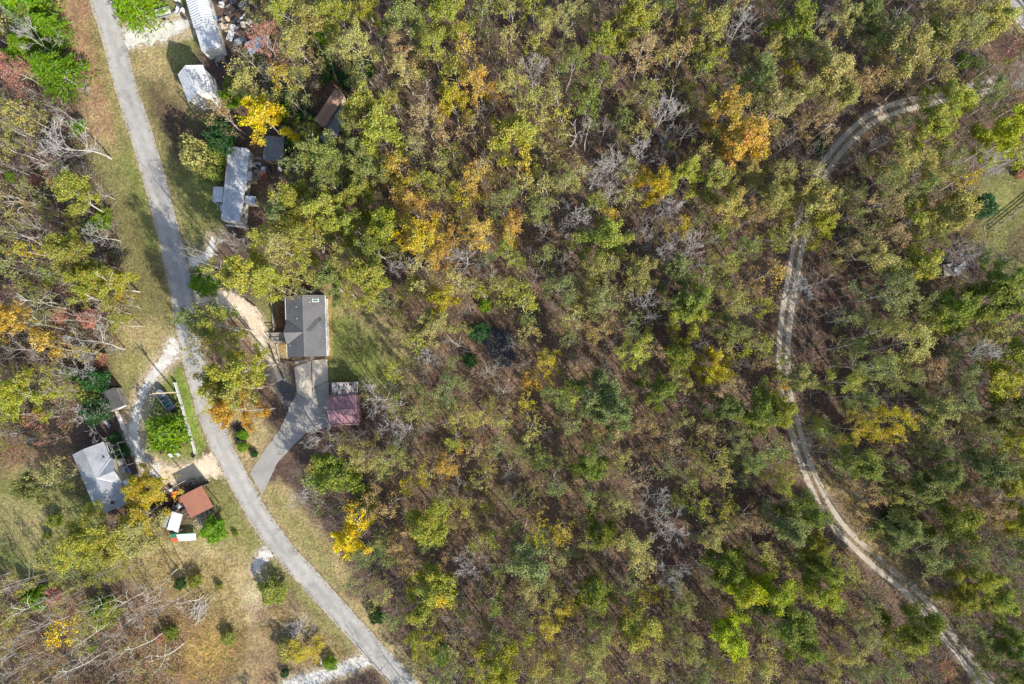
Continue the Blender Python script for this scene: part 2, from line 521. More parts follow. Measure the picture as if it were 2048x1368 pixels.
# ------------------------------------------------------------------ where the surfaces run (photograph positions on the ground)
ROAD = [(170, -110), (202, 0), (228, 85), (250, 170), (276, 250), (304, 342), (321, 400), (345, 500), (366, 600), (378, 680), (396, 750), (418, 830), (442, 890), (472, 950), (514, 1026), (566, 1100), (652, 1195), (722, 1272), (794, 1351), (880, 1450)]
ROAD_W = 45
TRACK = [(1985, 170), (1880, 195), (1800, 214), (1742, 238), (1692, 282), (1648, 338), (1618, 400), (1600, 470), (1586, 550), (1574, 620), (1567, 700), (1570, 775), (1588, 850), (1618, 945), (1672, 1045), (1752, 1125), (1832, 1192), (1902, 1280), (1974, 1374), (2040, 1470)]

GC = dict(
    litter=(0.100, 0.070, 0.057), litter_tan=(0.215, 0.145, 0.092), dry=(0.34, 0.275, 0.145), olive=(0.195, 0.196, 0.072),
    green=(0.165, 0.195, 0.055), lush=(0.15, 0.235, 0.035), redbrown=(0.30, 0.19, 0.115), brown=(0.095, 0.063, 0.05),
    dirt=(0.44, 0.36, 0.26), straw=(0.44, 0.31, 0.10), bark=(0.15, 0.068, 0.042), mulch=(0.055, 0.042, 0.04), pale=(0.50, 0.43, 0.31), plum=(0.095, 0.064, 0.06))
# (colour, polygon, feather in px, strength)
PATCH = [
    ('plum', [(0, 180), (110, 190), (170, 330), (240, 520), (260, 640), (180, 720), (180, 900), (60, 920), (0, 900)], 40, 0.8),
    ('litter_tan', [(0, 880), (150, 860), (170, 930), (120, 980), (0, 980)], 30, 0.9),
    # verge left of the road
    ('redbrown', [(85, -60), (205, -60), (235, 110), (262, 240), (270, 330), (185, 300), (160, 190), (128, 90)], 14, 1.0),
    ('dry', [(150, 210), (255, 230), (310, 400), (250, 420), (190, 330)], 30, 0.35),
    ('olive', [(175, 300), (285, 290), (350, 520), (385, 690), (300, 720), (262, 640), (235, 480), (210, 390)], 22, 0.95),
    ('brown', [(215, 380), (300, 420), (360, 640), (330, 690), (280, 640), (250, 500)], 40, 0.45),
    ('dry', [(240, 640), (350, 640), (345, 700), (300, 745), (270, 780), (240, 770), (220, 700)], 20, 0.8),
    ('olive', [(215, 690), (300, 700), (285, 760), (262, 830), (232, 800), (215, 750)], 18, 0.75),
    ('green', [(178, 40), (198, 40), (330, 500), (300, 500)], 16, 0.8),
    # verge right of the road
    ('olive', [(225, -60), (420, -60), (420, 60), (400, 110), (440, 200), (430, 330), (440, 470), (400, 540), (372, 540), (330, 380), (285, 220), (255, 95)], 16, 0.95),
    ('dry', [(262, 95), (320, 90), (360, 170), (420, 200), (440, 240), (390, 230), (320, 170), (275, 150)], 14, 0.9),
    ('brown', [(290, 160), (330, 175), (385, 235), (445, 245), (450, 330), (400, 330), (345, 320), (305, 230)], 20, 0.9),  # cast shadow of the tall hedge row painted into the lawn colour
    ('plum', [(395, 100), (470, 95), (500, 130), (465, 170), (430, 150), (400, 150)], 16, 0.9),
    ('green', [(365, 330), (440, 340), (445, 450), (400, 430)], 16, 0.8),
    ('olive', [(330, 330), (380, 330), (420, 450), (430, 520), (385, 520), (350, 420)], 14, 0.7),
    # yard of the charcoal-roofed house
    ('green', [(652, 590), (720, 610), (790, 660), (830, 740), (800, 790), (730, 800), (660, 770), (655, 700)], 24, 0.95),
    ('dry', [(650, 570), (720, 590), (800, 640), (850, 740), (820, 770), (770, 690), (700, 625), (655, 625)], 22, 0.75),
    ('bark', [(545, 565), (575, 560), (640, 575), (640, 592), (572, 594), (574, 664), (552, 664), (546, 610)], 8, 1.0),
    ('straw', [(650, 600), (663, 605), (662, 720), (652, 720)], 4, 0.9),
    ('straw', [(558, 688), (576, 684), (576, 722), (562, 724)], 4, 0.9),
    ('olive', [(500, 590), (548, 570), (552, 690), (590, 790), (575, 800), (530, 700)], 12, 0.8),
    ('litter_tan', [(380, 600), (480, 610), (530, 680), (560, 760), (520, 800), (440, 790), (400, 700)], 16, 0.8),
    ('brown', [(500, 780), (545, 770), (575, 820), (545, 870), (500, 860)], 14, 0.9),
    ('dry', [(420, 830), (500, 800), (550, 870), (500, 945), (480, 920)], 12, 0.9),
    ('mulch', [(456, 846), (478, 838), (492, 860), (490, 884), (472, 882), (460, 866)], 4, 1.0),
    ('mulch', [(492, 890), (506, 893), (514, 912), (504, 914)], 3, 1.0),
    # grass island between road and gravel loop
    ('green', [(330, 745), (362, 735), (385, 790), (412, 890), (395, 925), (340, 935), (285, 905), (275, 840), (300, 780)], 8, 1.0),
    ('lush', [(350, 735), (366, 735), (412, 880), (400, 900)], 7, 0.8),
    ('olive', [(290, 800), (330, 800), (330, 930), (290, 910)], 12, 0.6),
    # lower left yard and meadow
    ('green', [(-60, 950), (120, 950), (190, 1040), (230, 1150), (120, 1180), (-60, 1130)], 26, 0.8),
    ('dry', [(0, 1000), (110, 990), (150, 1080), (100, 1150), (0, 1060)], 30, 0.6),
    ('plum', [(160, 830), (260, 830), (270, 900), (160, 900), (130, 880)], 12, 0.7),
    ('green', [(165, 960), (200, 1010), (205, 1050), (180, 1050)], 10, 0.7),
    ('olive', [(400, 950), (450, 940), (500, 1030), (590, 1140), (560, 1190), (480, 1120), (420, 1100), (300, 1110), (250, 1060), (330, 1060), (430, 1040)], 14, 0.95),
    ('dry', [(210, 1120), (330, 1080), (480, 1090), (560, 1190), (640, 1250), (720, 1330), (640, 1368), (560, 1400), (480, 1400), (500, 1280), (430, 1210), (300, 1170)], 26, 1.0),
    ('pale', [(495, 1180), (530, 1170), (540, 1230), (505, 1240)], 20, 0.7),
    ('litter_tan', [(500, 1210), (560, 1190), (640, 1290), (600, 1400), (500, 1400)], 24, 0.75),
    ('straw', [(330, 1250), (430, 1240), (470, 1300), (430, 1350), (330, 1340)], 40, 0.75),
    ('litter_tan', [(0, 1150), (160, 1170), (330, 1180), (420, 1240), (330, 1400), (0, 1400)], 30, 0.7),
    ('olive', [(520, 1090), (560, 1100), (720, 1280), (700, 1310), (600, 1210)], 10, 0.7),
    # verge right of the lower road
    ('dry', [(510, 970), (560, 960), (640, 1060), (705, 1150), (690, 1190), (610, 1110), (540, 1030)], 12, 1.0),
    ('olive', [(520, 985), (545, 975), (650, 1090), (690, 1185), (640, 1150)], 10, 0.6),
    ('dry', [(680, 1190), (720, 1200), (830, 1330), (860, 1420), (800, 1350)], 10, 0.9),
    # woods floor and the power line strip
    ('litter_tan', [(800, 640), (1000, 560), (1250, 760), (1300, 950), (1150, 1150), (900, 1150), (760, 950)], 90, 0.45),
    ('litter_tan', [(1000, 150), (1150, 200), (1250, 400), (1050, 420), (850, 300)], 80, 0.35),
    ('brown', [(1640, 350), (1680, 380), (1690, 780), (1770, 870), (1700, 890), (1610, 780)], 24, 0.9),  # tree shade over the strip painted in as darker ground colour
    ('dry', [(1650, 960), (1700, 960), (1800, 1110), (1900, 1220), (1860, 1210), (1740, 1100)], 16, 0.85),
    ('litter_tan', [(1640, 300), (1760, 230), (1800, 240), (1680, 340)], 20, 0.7),
    ('lush', [(1625, 842), (1650, 840), (1672, 870), (1640, 880)], 8, 0.9),
    ('mulch', [(955, 648), (990, 643), (1030, 662), (1036, 715), (1022, 742), (995, 742), (960, 690)], 14, 0.8),
    # yard at the right edge
    ('green', [(1960, 350), (2120, 300), (2120, 620), (2010, 600), (1960, 470)], 20, 0.55),
    ('olive', [(1950, 370), (2040, 360), (2040, 430), (1980, 460)], 14, 0.7),
    ('brown', [(2000, 470), (2120, 420), (2120, 520), (2020, 520)], 14, 0.6),
    ('dry', [(1960, 0), (2010, -10), (2120, 90), (2120, 150)], 14, 0.6),
]
LINES = [  # soft soil along the drives and tracks: colour, polyline, half width px, feather, strength
    ('dirt', TRACK, 11, 12, 0.35), ('dirt', [(388, 592), (450, 598), (508, 640), (540, 705), (562, 765)], 17, 8, 0.7),
    ('dirt', [(352, 690), (312, 745), (278, 805), (268, 870), (275, 905), (292, 930), (325, 945), (405, 938), (435, 930)], 17, 12, 0.75),
    ('dirt', [(240, 75), (310, 65), (385, 45)], 24, 10, 0.8), ('dirt', [(385, 523), (405, 518), (422, 500), (424, 475)], 10, 8, 0.7),
    ('dirt', [(537, 1105), (520, 1118), (512, 1140)], 13, 9, 0.7), ('dirt', [(730, 1322), (640, 1352), (580, 1370)], 16, 10, 0.7),
    ('dry', ROAD, 26, 6, 0.5), ('dirt', [(300, 925), (330, 945)], 14, 10, 0.5), ('litter_tan', [(495, 330), (515, 300), (520, 360), (530, 400)], 12, 10, 0.7),
    ('dirt', [(590, 725), (620, 722)], 6, 6, 0.5)]

def build_ground():
    xs = np.concatenate([[-1500, -600, -250, -150], np.arange(-116, 116.1, 0.55), [150, 250, 600, 1500]])
    ys = np.concatenate([[-1500, -600, -250, -130], np.arange(-82, 82.1, 0.55), [130, 250, 600, 1500]])
    X, Y = np.meshgrid(xs, ys)
    px = X * S + 1024; py = 684 - Y * S
    jx = (vnoise(X, Y, 0.5, 3) - 0.5) * 26; jy = (vnoise(X, Y, 0.5, 4) - 0.5) * 26
    col = np.empty(X.shape + (3,)); col[:] = GC['litter']
    n1 = vnoise(X, Y, 0.09, 11)[..., None]
    col = col * (0.8 + 0.45 * n1)
    t = np.clip((vnoise(X, Y, 0.22, 12) - 0.5) * 3, 0, 1)[..., None] * 0.5
    col = col * (1 - t) + np.array(GC['litter_tan']) * t
    def blend(c, w):
        nonlocal col
        w = w[..., None]
        col = col * (1 - w) + np.array(GC[c]) * w
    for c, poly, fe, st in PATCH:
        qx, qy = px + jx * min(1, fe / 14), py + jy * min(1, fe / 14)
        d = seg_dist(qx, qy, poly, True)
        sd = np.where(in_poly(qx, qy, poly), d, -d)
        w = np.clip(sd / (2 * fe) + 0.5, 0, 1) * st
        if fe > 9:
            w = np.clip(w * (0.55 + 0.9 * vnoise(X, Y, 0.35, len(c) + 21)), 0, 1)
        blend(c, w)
    for c, line, hw, fe, st in LINES:
        d = seg_dist(px + jx * 0.5, py + jy * 0.5, line)
        blend(c, np.clip((hw + fe - d) / fe, 0, 1) * st)
    Z = np.zeros_like(X)
    nx, ny = len(xs), len(ys)
    idx = np.arange(nx * ny).reshape(ny, nx)
    q = np.stack([idx[:-1, :-1], idx[:-1, 1:], idx[1:, 1:], idx[1:, :-1]], -1).reshape(-1, 4)
    me = np_mesh('ground', np.stack([X, Y, Z], -1), q, {'ground_colour': np.concatenate([col, np.ones(X.shape + (1,))], -1)})
    return tag(add('ground', me, MT['ground']), 'leaf-strewn woodland floor, dry verges and lawns', None, None, 'structure')
build_ground()

def smooth_line(pts, step=0.5):
    """Catmull-Rom through photograph positions, resampled in metres; extra columns (widths) are carried along"""
    a = np.array(pts, float)
    a = np.concatenate([[2 * a[0] - a[1]], a, [2 * a[-1] - a[-2]]])
    out = []
    for i in range(1, len(a) - 2):
        p0, p1, p2, p3 = a[i - 1:i + 3]
        n = max(2, int(np.hypot(*(p2 - p1)[:2]) / S / step))
        for t in np.arange(n) / n:
            out.append(0.5 * (2 * p1 + (p2 - p0) * t + (2 * p0 - 5 * p1 + 4 * p2 - p3) * t * t + (3 * p1 - p0 - 3 * p2 + p3) * t ** 3))
    out.append(a[-2])
    return np.array(out)

def strip(name, pts, mat, z, rag=0.1, offset=0.0, seed=1, label=None, nacross=5, fade_ends=False):
    """ribbon along a line of (px, py, width px) with uneven edges and a UV map (u across, v along in metres)"""
    l = smooth_line(pts)
    if 'gravel' in mat.name: l[:, 2] *= 2.0 if mat.name != 'gravel_rut' else 1.45
    xy = np.stack([(l[:, 0] - 1024) / S, (684 - l[:, 1]) / S], 1)
    w = l[:, 2] / S
    d = np.gradient(xy, axis=0); d /= np.linalg.norm(d, axis=1)[:, None] + 1e-9
    nrm = np.stack([-d[:, 1], d[:, 0]], 1)
    s = np.concatenate([[0], np.cumsum(np.linalg.norm(np.diff(xy, axis=0), axis=1))])
    n0 = (vnoise(s, s * 0 + seed, 0.35, seed, 4) - 0.5) * 2 * rag
    n1 = (vnoise(s, s * 0 + seed + 9, 0.35, seed + 5, 4) - 0.5) * 2 * rag
    V = []; UV = []
    for k in range(nacross):
        u = k / (nacross - 1)
        off = offset + (u - 0.5) * w + np.where(u < 0.01, n0, 0) + np.where(u > 0.99, n1, 0)
        p = xy + nrm * off[:, None]
        V.append(np.concatenate([p, np.full((len(p), 1), z)], 1)); UV.append(np.stack([np.full(len(p), u), s], 1))
    V = np.stack(V, 1); UV = np.stack(UV, 1).reshape(-1, 2)
    n = len(l)
    idx = np.arange(n * nacross).reshape(n, nacross)
    q = np.stack([idx[:-1, :-1], idx[1:, :-1], idx[1:, 1:], idx[:-1, 1:]], -1).reshape(-1, 4)[:, ::-1]
    me = np_mesh(name, V, q)
    uv = me.uv_layers.new(name='UVMap')
    uv.data.foreach_set('uv', UV[q.ravel()].astype(np.float32).ravel())
    return tag(add(name, me, mat), label, None, None, 'structure')

def sheet(name, poly, mat, z, rag=0.06, seed=2, label=None):
    """flat paved patch with slightly uneven edges"""
    pts = []
    r = random.Random(seed)
    for i in range(len(poly)):
        a = Vector(P(*poly[i])); b = Vector(P(*poly[(i + 1) % len(poly)]))
        n = max(1, int((b - a).length / 0.5))
        for k in range(n):
            p = a.lerp(b, k / n)
            pts.append((p.x + r.uniform(-rag, rag), p.y + r.uniform(-rag, rag)))
    me = bpy.data.meshes.new(name)
    bm = bmesh.new()
    f = bm.faces.new([bm.verts.new((p[0], p[1], z)) for p in pts])
    bm.normal_update()
    if f.normal.z < 0: f.normal_flip()
    bmesh.ops.triangulate(bm, faces=[f])
    bm.to_mesh(me); bm.free()
    return tag(add(name, me, mat), label, None, None, 'structure')

strip('road', [(x, y, ROAD_W - (2 if y > 900 else 0)) for x, y in ROAD], MT['road'], 0.024, 0.2, 0, 3, 'worn grey two-lane country road curving past the houses', 9)
for k, (off, sd) in enumerate(((-0.78, 11), (0.78, 17))):
    strip('gravel_track', [(x, y, 8.8) for x, y in TRACK], MT['gravel_rut'], 0.016, 0.16, off, sd, ('outer', 'inner')[k] + ' wheel rut of the pale gravel track through the woods', 3)
strip('gravel_driveway', [(384, 592, 38), (415, 592, 34), (450, 598, 36), (485, 612, 34), (508, 640, 33), (522, 670, 29), (540, 705, 26), (556, 740, 23), (566, 770, 20), (572, 786, 4)], MT['gravel_cream'], 0.012, 0.30, 0, 5, 'cream gravel driveway curving to the charcoal-roofed house')
strip('gravel_driveway', [(358, 684, 42), (335, 715, 30), (312, 745, 24), (292, 775, 20), (280, 805, 18), (271, 840, 20), (266, 870, 22), (275, 905, 26), (292, 930, 26), (325, 945, 30)], MT['gravel_white'], 0.012, 0.35, 0, 6, 'white gravel lane looping behind the grass island')
strip('gravel_driveway', [(318, 945, 30), (345, 950, 34), (375, 946, 36), (405, 937, 44), (440, 926, 60)], MT['gravel_cream'], 0.016, 0.30, 0, 7, 'cream gravel apron joining the loop to the road')
strip('gravel_driveway', [(232, 82, 52), (265, 74, 42), (300, 68, 40), (340, 58, 34), (372, 48, 22), (384, 44, 4)], MT['gravel_white'], 0.012, 0.45, 0, 8, 'bright white gravel drive to the ribbed white trailer')
strip('gravel_driveway', [(378, 524, 18), (402, 519, 20), (420, 502, 17), (425, 480, 9), (424, 472, 3)], MT['gravel_white'], 0.012, 0.30, 0, 9, 'short pale gravel drive below the long grey trailer')
strip('gravel_driveway', [(546, 1098, 28), (522, 1116, 24), (513, 1134, 16), (510, 1150, 3)], MT['gravel_white'], 0.012, 0.30, 0, 10, 'short white gravel entrance on the lower left roadside')
strip('gravel_driveway', [(742, 1316, 22), (690, 1334, 28), (640, 1352, 30), (570, 1376, 30)], MT['gravel_white'], 0.012, 0.40, 0, 12, 'white gravel lane at the bottom edge beside the road')
strip('gravel_driveway', [(233, 822, 8), (246, 852, 11), (262, 886, 16), (268, 905, 6)], MT['gravel_white'], 0.008, 0.20, 0, 13, 'narrow gravel strip in front of the small dark shed')
strip('paved_road', [(1990, -60, 34), (2030, 12, 34), (2110, 90, 34)], MT['road'], 0.012, 0.05, 0, 14, 'grey paved road cutting the upper right corner')
strip('road_edge_line', [(1972, -52, 3), (2011, 18, 3), (2090, 96, 3)], MT['white_paint'], 0.018, 0.02, 0, 15, 'pale edge line of the corner road', 2)
sheet('concrete_apron', [(588, 735), (622, 722), (624, 790), (616, 800), (594, 786)], MT['concrete'], 0.014, 0.04, 3, 'tan concrete slab in front of the charcoal-roofed house')
sheet('concrete_apron', [(624.6, 721), (655, 718), (656, 762), (640, 768), (625, 776)], MT['concrete'], 0.014, 0.03, 4, 'tan concrete slab under the house gable')
sheet('concrete_apron', [(626, 777), (641, 769), (657, 763), (659, 812), (650, 830), (630, 800)], MT['concrete_old'], 0.014, 0.05, 5, 'grey worn concrete slab beside the carport')
sheet('asphalt_driveway', [(594, 787), (616, 801), (624, 791), (626, 778), (630, 801), (650, 831), (659, 813), (660, 853), (640, 858), (610, 868), (585, 892), (555, 926), (524, 990), (500, 946), (520, 915), (545, 880), (562, 855), (578, 815)], MT['asphalt_drive'], 0.010, 0.08, 6, 'grey asphalt driveway running from the road to the carport')
sheet('dark_patch', [(545, 771), (566, 759), (580, 768), (592, 780), (584, 802), (573, 818), (560, 800)], MT['asphalt_dark'], 0.020, 0.05, 7, 'dark flat patch at the end of the cream driveway')  # flat dark-toned polygon at the driveway's end
sheet('pond', [(966, 655), (985, 652), (1008, 660), (1026, 672), (1022, 692), (1030, 715), (1022, 732), (1004, 734), (988, 718), (975, 700), (963, 678)], MT['water'], 0.010, 0.35, 8, 'small dark leaf-flecked pond in the woods')
# steel-grey path between trailers

# ------------------------------------------------------------------ buildings
def frame_px(c, z):
    """rectangle from four roof corners in the photograph (front-left, front-right, back-right, back-left) at height z"""
    a, b, cc, d = [P(p[0], p[1], z) for p in c]
    F = (a + b) / 2; B = (cc + d) / 2
    ax = B - F
    w = ((b - a).length + (cc - d).length) / 2
    ctr = (F + B) / 2
    return Vector((ctr.x, ctr.y, 0)), ax.length, w, math.atan2(ax.y, ax.x) - math.pi / 2

def add_window(root, x, y, z, w, h, face, wall_mat='white_paint'):
    """face: 'x+','x-','y+','y-': wall the window sits on (local)"""
    m = MB(); f = MB(); t = 0.03
    sg = 1 if face[1] == '+' else -1
    if face[0] == 'x':
        m.box(*sorted((x, x + sg * t)), y - w / 2, y + w / 2, z - h / 2, z + h / 2)
        for a, b, c, d in ((-w / 2 - .07, -w / 2, -h / 2 - .07, h / 2 + .07), (w / 2, w / 2 + .07, -h / 2 - .07, h / 2 + .07), (-w / 2, w / 2, h / 2, h / 2 + .07), (-w / 2, w / 2, -h / 2 - .07, -h / 2), (-w / 2, w / 2, -.02, .02)):
            f.box(*sorted((x, x + sg * (t + .025))), y + a, y + b, z + c, z + d)
    else:
        m.box(x - w / 2, x + w / 2, *sorted((y, y + sg * t)), z - h / 2, z + h / 2)
        for a, b, c, d in ((-w / 2 - .07, -w / 2, -h / 2 - .07, h / 2 + .07), (w / 2, w / 2 + .07, -h / 2 - .07, h / 2 + .07), (-w / 2, w / 2, h / 2, h / 2 + .07), (-w / 2, w / 2, -h / 2 - .07, -h / 2), (-w / 2, w / 2, -.02, .02)):
            f.box(x + a, x + b, *sorted((y, y + sg * (t + .025))), z + c, z + d)
    win = m.build('window', MT['glass'], root)
    f.build('frame', MT['white_paint'], win)

def add_door(root, x, y, face, w=0.95, h=2.05, mat='white_paint', z0=0.15):
    m = MB(); k = MB(); sg = 1 if face[1] == '+' else -1
    if face[0] == 'x':
        m.box(*sorted((x, x + sg * .05)), y - w / 2, y + w / 2, z0, z0 + h)
        k.box(*sorted((x + sg * .05, x + sg * .11)), y + w / 2 - .14, y + w / 2 - .08, z0 + 1, z0 + 1.06)
    else:
        m.box(x - w / 2, x + w / 2, *sorted((y, y + sg * .05)), z0, z0 + h)
        k.box(x + w / 2 - .14, x + w / 2 - .08, *sorted((y + sg * .05, y + sg * .11)), z0 + 1, z0 + 1.06)
    d = m.build('door', MT[mat], root)
    k.build('handle', MT['grey_metal'], d)

def ribbed_slope(m, e0, e1, r1, r0, t=0.07, rib=0.0, rw=0.05, rh=0.035):
    """slope quad: eave e0-e1, ridge r0-r1 (same order), ribs run from eave to ridge"""
    e0, e1, r1, r0 = map(Vector, (e0, e1, r1, r0))
    if (e1 - e0).cross(r0 - e0).z < 0:
        e0, e1, r0, r1 = e1, e0, r1, r0
    m.slab([e0, e1, r1, r0], t)
    if rib > 0:
        n = int((e1 - e0).length / rib)
        nrm = (e1 - e0).cross(r0 - e0).normalized()
        dd = (e1 - e0).normalized() * rw / 2
        for i in range(n + 1):
            k = (i + 0.02) / (n + 0.04)
            a = e0.lerp(e1, k) + nrm * 0.002; b = r0.lerp(r1, k) + nrm * 0.002
            m.slab([a - dd + nrm * rh, a + dd + nrm * rh, b + dd + nrm * rh, b - dd + nrm * rh], rh)

def gable(name, label, cat, corners, ze, zr, wall, roof, over=0.35, rib=0.0, roof2=None, open_walls=False, group=None):
    """gabled building; local y runs along the ridge, front is -y"""
    ctr, L, W, ang = frame_px(corners, ze)
    root = tag(empty(name, ctr, ang), label, cat, group)
    hw, hl = W / 2, L / 2
    iw, il = hw - over, hl - over * 0.6
    zw = ze + (zr - ze) * over / hw - 0.09     # wall top under the slope
    zg = zr - 0.10
    m = MB()
    if open_walls:
        for x in (-iw, iw):
            for k in range(4):
                y = -il + 2 * il * k / 3
                MB().box(x - .07, x + .07, y - .07, y + .07, 0, zw).build('post', MT[wall], root)
        for x in (-iw, iw):
            MB().box(x - .06, x + .06, -il - .1, il + .1, zw, zw + .16).build('beam', MT[wall], root)
    else:
        vs = []
        for y in (-il, il):
            vs += [(-iw, y, 0), (iw, y, 0), (iw, y, zw), (0, y, zg), (-iw, y, zw)]
        m.poly(vs, [(0, 1, 2, 3, 4), (9, 8, 7, 6, 5), (1, 6, 7, 2), (5, 0, 4, 9), (2, 7, 8, 3), (4, 3, 8, 9)])
        m.build('wall', MT[wall], root)
    for sg in (-1, 1):
        r = MB()
        ribbed_slope(r, (sg * hw, -hl, ze), (sg * hw, hl, ze), (sg * 0.01, hl, zr), (sg * 0.01, -hl, zr), 0.07, rib)
        o = r.build('roof_slope', MT[roof2 if (roof2 and sg > 0) else roof], root)
    slope = math.atan2(zr - ze, hw)
    c = MB()
    c.slab([(-.17, -hl - .02, zr - .17 * math.tan(slope) + .055), (0, -hl - .02, zr + .06), (0, hl + .02, zr + .06), (-.17, hl + .02, zr - .17 * math.tan(slope) + .055)], .02)
    c.slab([(0, -hl - .02, zr + .06), (.17, -hl - .02, zr - .17 * math.tan(slope) + .055), (.17, hl + .02, zr - .17 * math.tan(slope) + .055), (0, hl + .02, zr + .06)], .02)
    c.build('ridge_cap', MT[roof], root)
    return root, hw, hl, iw, il, zw

# --- charcoal metal-roofed house in the middle clearing
def main_house():
    corners = [(575, 714), (653.5, 713), (649.5, 592), (571, 592)]
    root, hw, hl, iw, il, zw = gable('house', 'charcoal metal-roofed house with a cross gable beside the green lawn', 'house', corners, 3.3, 4.75, 'white_siding', 'charcoal_roof', 0.4, 0.28)
    # cross gable on the drive side (local -x)
    zr, ze = 4.75, 3.3
    yc = -hl + (714 - 665) / (714 - 592.) * 2 * hl
    g = 2.0
    top = zr - 0.02
    m = MB()
    for sg in (-1, 1):
        a = (-hw - 0.04, yc, top); b = (-0.05, yc, top)
        c = (-hw - 0.04, yc + sg * g, ze + 0.06)
        q = [a, b, (-hw + .3, yc + sg * g, ze + 0.22), c]
        if sg > 0: q = q[::-1]
        m.slab(q, .06)
    m.build('cross_gable_roof', MT['charcoal_roof'], root)
    MB().poly([(-hw + .12, yc - g + .3, 0), (-hw + .12, yc + g - .3, 0), (-hw + .12, yc + g - .3, ze + .08), (-hw + .12, yc, top - .14), (-hw + .12, yc - g + .3, ze + .08),
               (-iw, yc - g + .3, 0), (-iw, yc + g - .3, 0), (-iw, yc + g - .3, ze + .08), (-iw, yc, top - .14), (-iw, yc - g + .3, ze + .08)],
              [(0, 1, 2, 3, 4), (9, 8, 7, 6, 5), (1, 6, 7, 2), (5, 0, 4, 9)]).build('porch_wall', MT['white_siding'], root)
    # darker polygon laid on the lawn-side slope
    def on(x, y, lift):  # point on the +x slope
        return (x, y, zr - (zr - ze) * x / hw + lift)
    q = [on(0.35, yc + .15, .045), on(1.15, yc + .15, .045), on(hw - .55, yc + 2.15, .045), on(hw - .7, yc + 2.5, .045), on(hw - 1.35, yc + 2.3, .045)]
    MB().slab(q, .006).build('dark_roof_area', MT['charcoal_patch'], root)
    # skylight, pipe vents, gutters
    s = MB().slab([on(hw - 1.9, hl - 1.15, .10), on(hw - .9, hl - 1.15, .10), on(hw - .9, hl - .62, .10), on(hw - 1.9, hl - .62, .10)], .09).build('skylight', MT['white_paint'], root)
    MB().slab([on(hw - 1.78, hl - 1.05, .108), on(hw - 1.02, hl - 1.05, .108), on(hw - 1.02, hl - .72, .108), on(hw - 1.78, hl - .72, .108)], .004).build('pane', MT['sky_glass'], s)
    for x, y in ((-1.25, hl - 1.9), (-1.2, hl - 3.9), (1.0, hl - 1.15), (-2.65, -hl + 2.0)):
        z = zr - (zr - ze) * abs(x) / hw
        MB().tube((x, y, z - .02), (x, y, z + .28), .05, .05, 8).tube((x, y, z - .02), (x, y, z + .05), .10, .06, 8).build('vent_pipe', MT['white_paint'], root)
    for sg in (-1, 1):
        MB().box(*sorted((sg * (hw + .005), sg * (hw + .13))), -hl, hl, ze - .14, ze - .02).build('gutter', MT['white_paint'], root)
    for y in (-3.6, -1.2, 1.4, 3.8):
        add_window(root, iw, y, 1.75, 1.0, 1.3, 'x+')
    for y in (2.6, 4.2):
        add_window(root, -iw, y, 1.75, .9, 1.2, 'x-')
    add_window(root, -1.6, -il, 1.7, 1.1, 1.3, 'y-')
    add_door(root, -hw + .12, yc, 'x-')
    MB().box(.5, 2.6, -il - .06, -il, .05, 2.3).build('garage_door', MT['white_paint'], root)
    for k in range(4):
        MB().box(.55, 2.55, -il - .085, -il - .06, .12 + k * .55, .60 + k * .55).build('panel', MT['white_siding'], root)
    # entrance ramp and deck
    r = tag(empty('entrance_deck', root.location, root.rotation_euler.z), 'weathered grey wooden entrance deck bridging the gravel drive to the house', 'deck')
    x1, x0 = -hw - .14, -hw - 3.5
    d = MB()
    n = 20
    for k in range(n):
        a = x0 + (x1 - x0) * k / n
        d.box(a + .008, a + (x1 - x0) / n - .008, yc - 1.45, yc + .15, .82, .87)
    d.build('deck_boards', MT['weathered_wood'], r)
    for y in (yc - 1.45, yc + .15):
        for k in range(4):
            x = x0 + .05 + (x1 - x0 - .1) * k / 3
            MB().box(x - .05, x + .05, y - .05, y + .05, 0, 1.75).build('post', MT['weathered_wood'], r)
        MB().box(x0, x1, y - .07, y + .07, 1.75, 1.81).build('handrail', MT['weathered_wood'], r)
        MB().box(x0, x1, y - .03, y + .03, 1.25, 1.33).build('rail', MT['weathered_wood'], r)
    # back stoop with railing, air conditioner
    b = tag(empty('back_stoop', root.location, root.rotation_euler.z), 'dark wooden back stoop with rails against the upper gable wall', 'stoop')
    MB().box(-.6, 2.2, il + .02, il + 1.35, .70, .78).build('deck', MT['dark_wood'], b)
    for x in (-.55, .8, 2.15):
        MB().box(x - .05, x + .05, il + 1.27, il + 1.37, 0, 1.7).build('post', MT['grey_metal'], b)
    for z in (1.25, 1.66):
        MB().box(-.6, 2.2, il + 1.29, il + 1.35, z, z + .06).build('rail', MT['grey_metal'], b)
    a = tag(empty('air_conditioner', root.matrix_basis @ Vector((-1.25, il + .95, 0)), root.rotation_euler.z), 'grey box air conditioner behind the charcoal-roofed house', 'air conditioner')
    MB().box(-.42, .42, -.42, .42, 0, .9).build('casing', MT['grey_metal'], a)
    MB().torus((0, 0, .92), .28, .04).build('fan_guard', MT['dark_metal'], a)
    MB().tube((0, 0, .9), (0, 0, .93), .2, .2, 10).build('fan', MT['black'], a)
main_house()

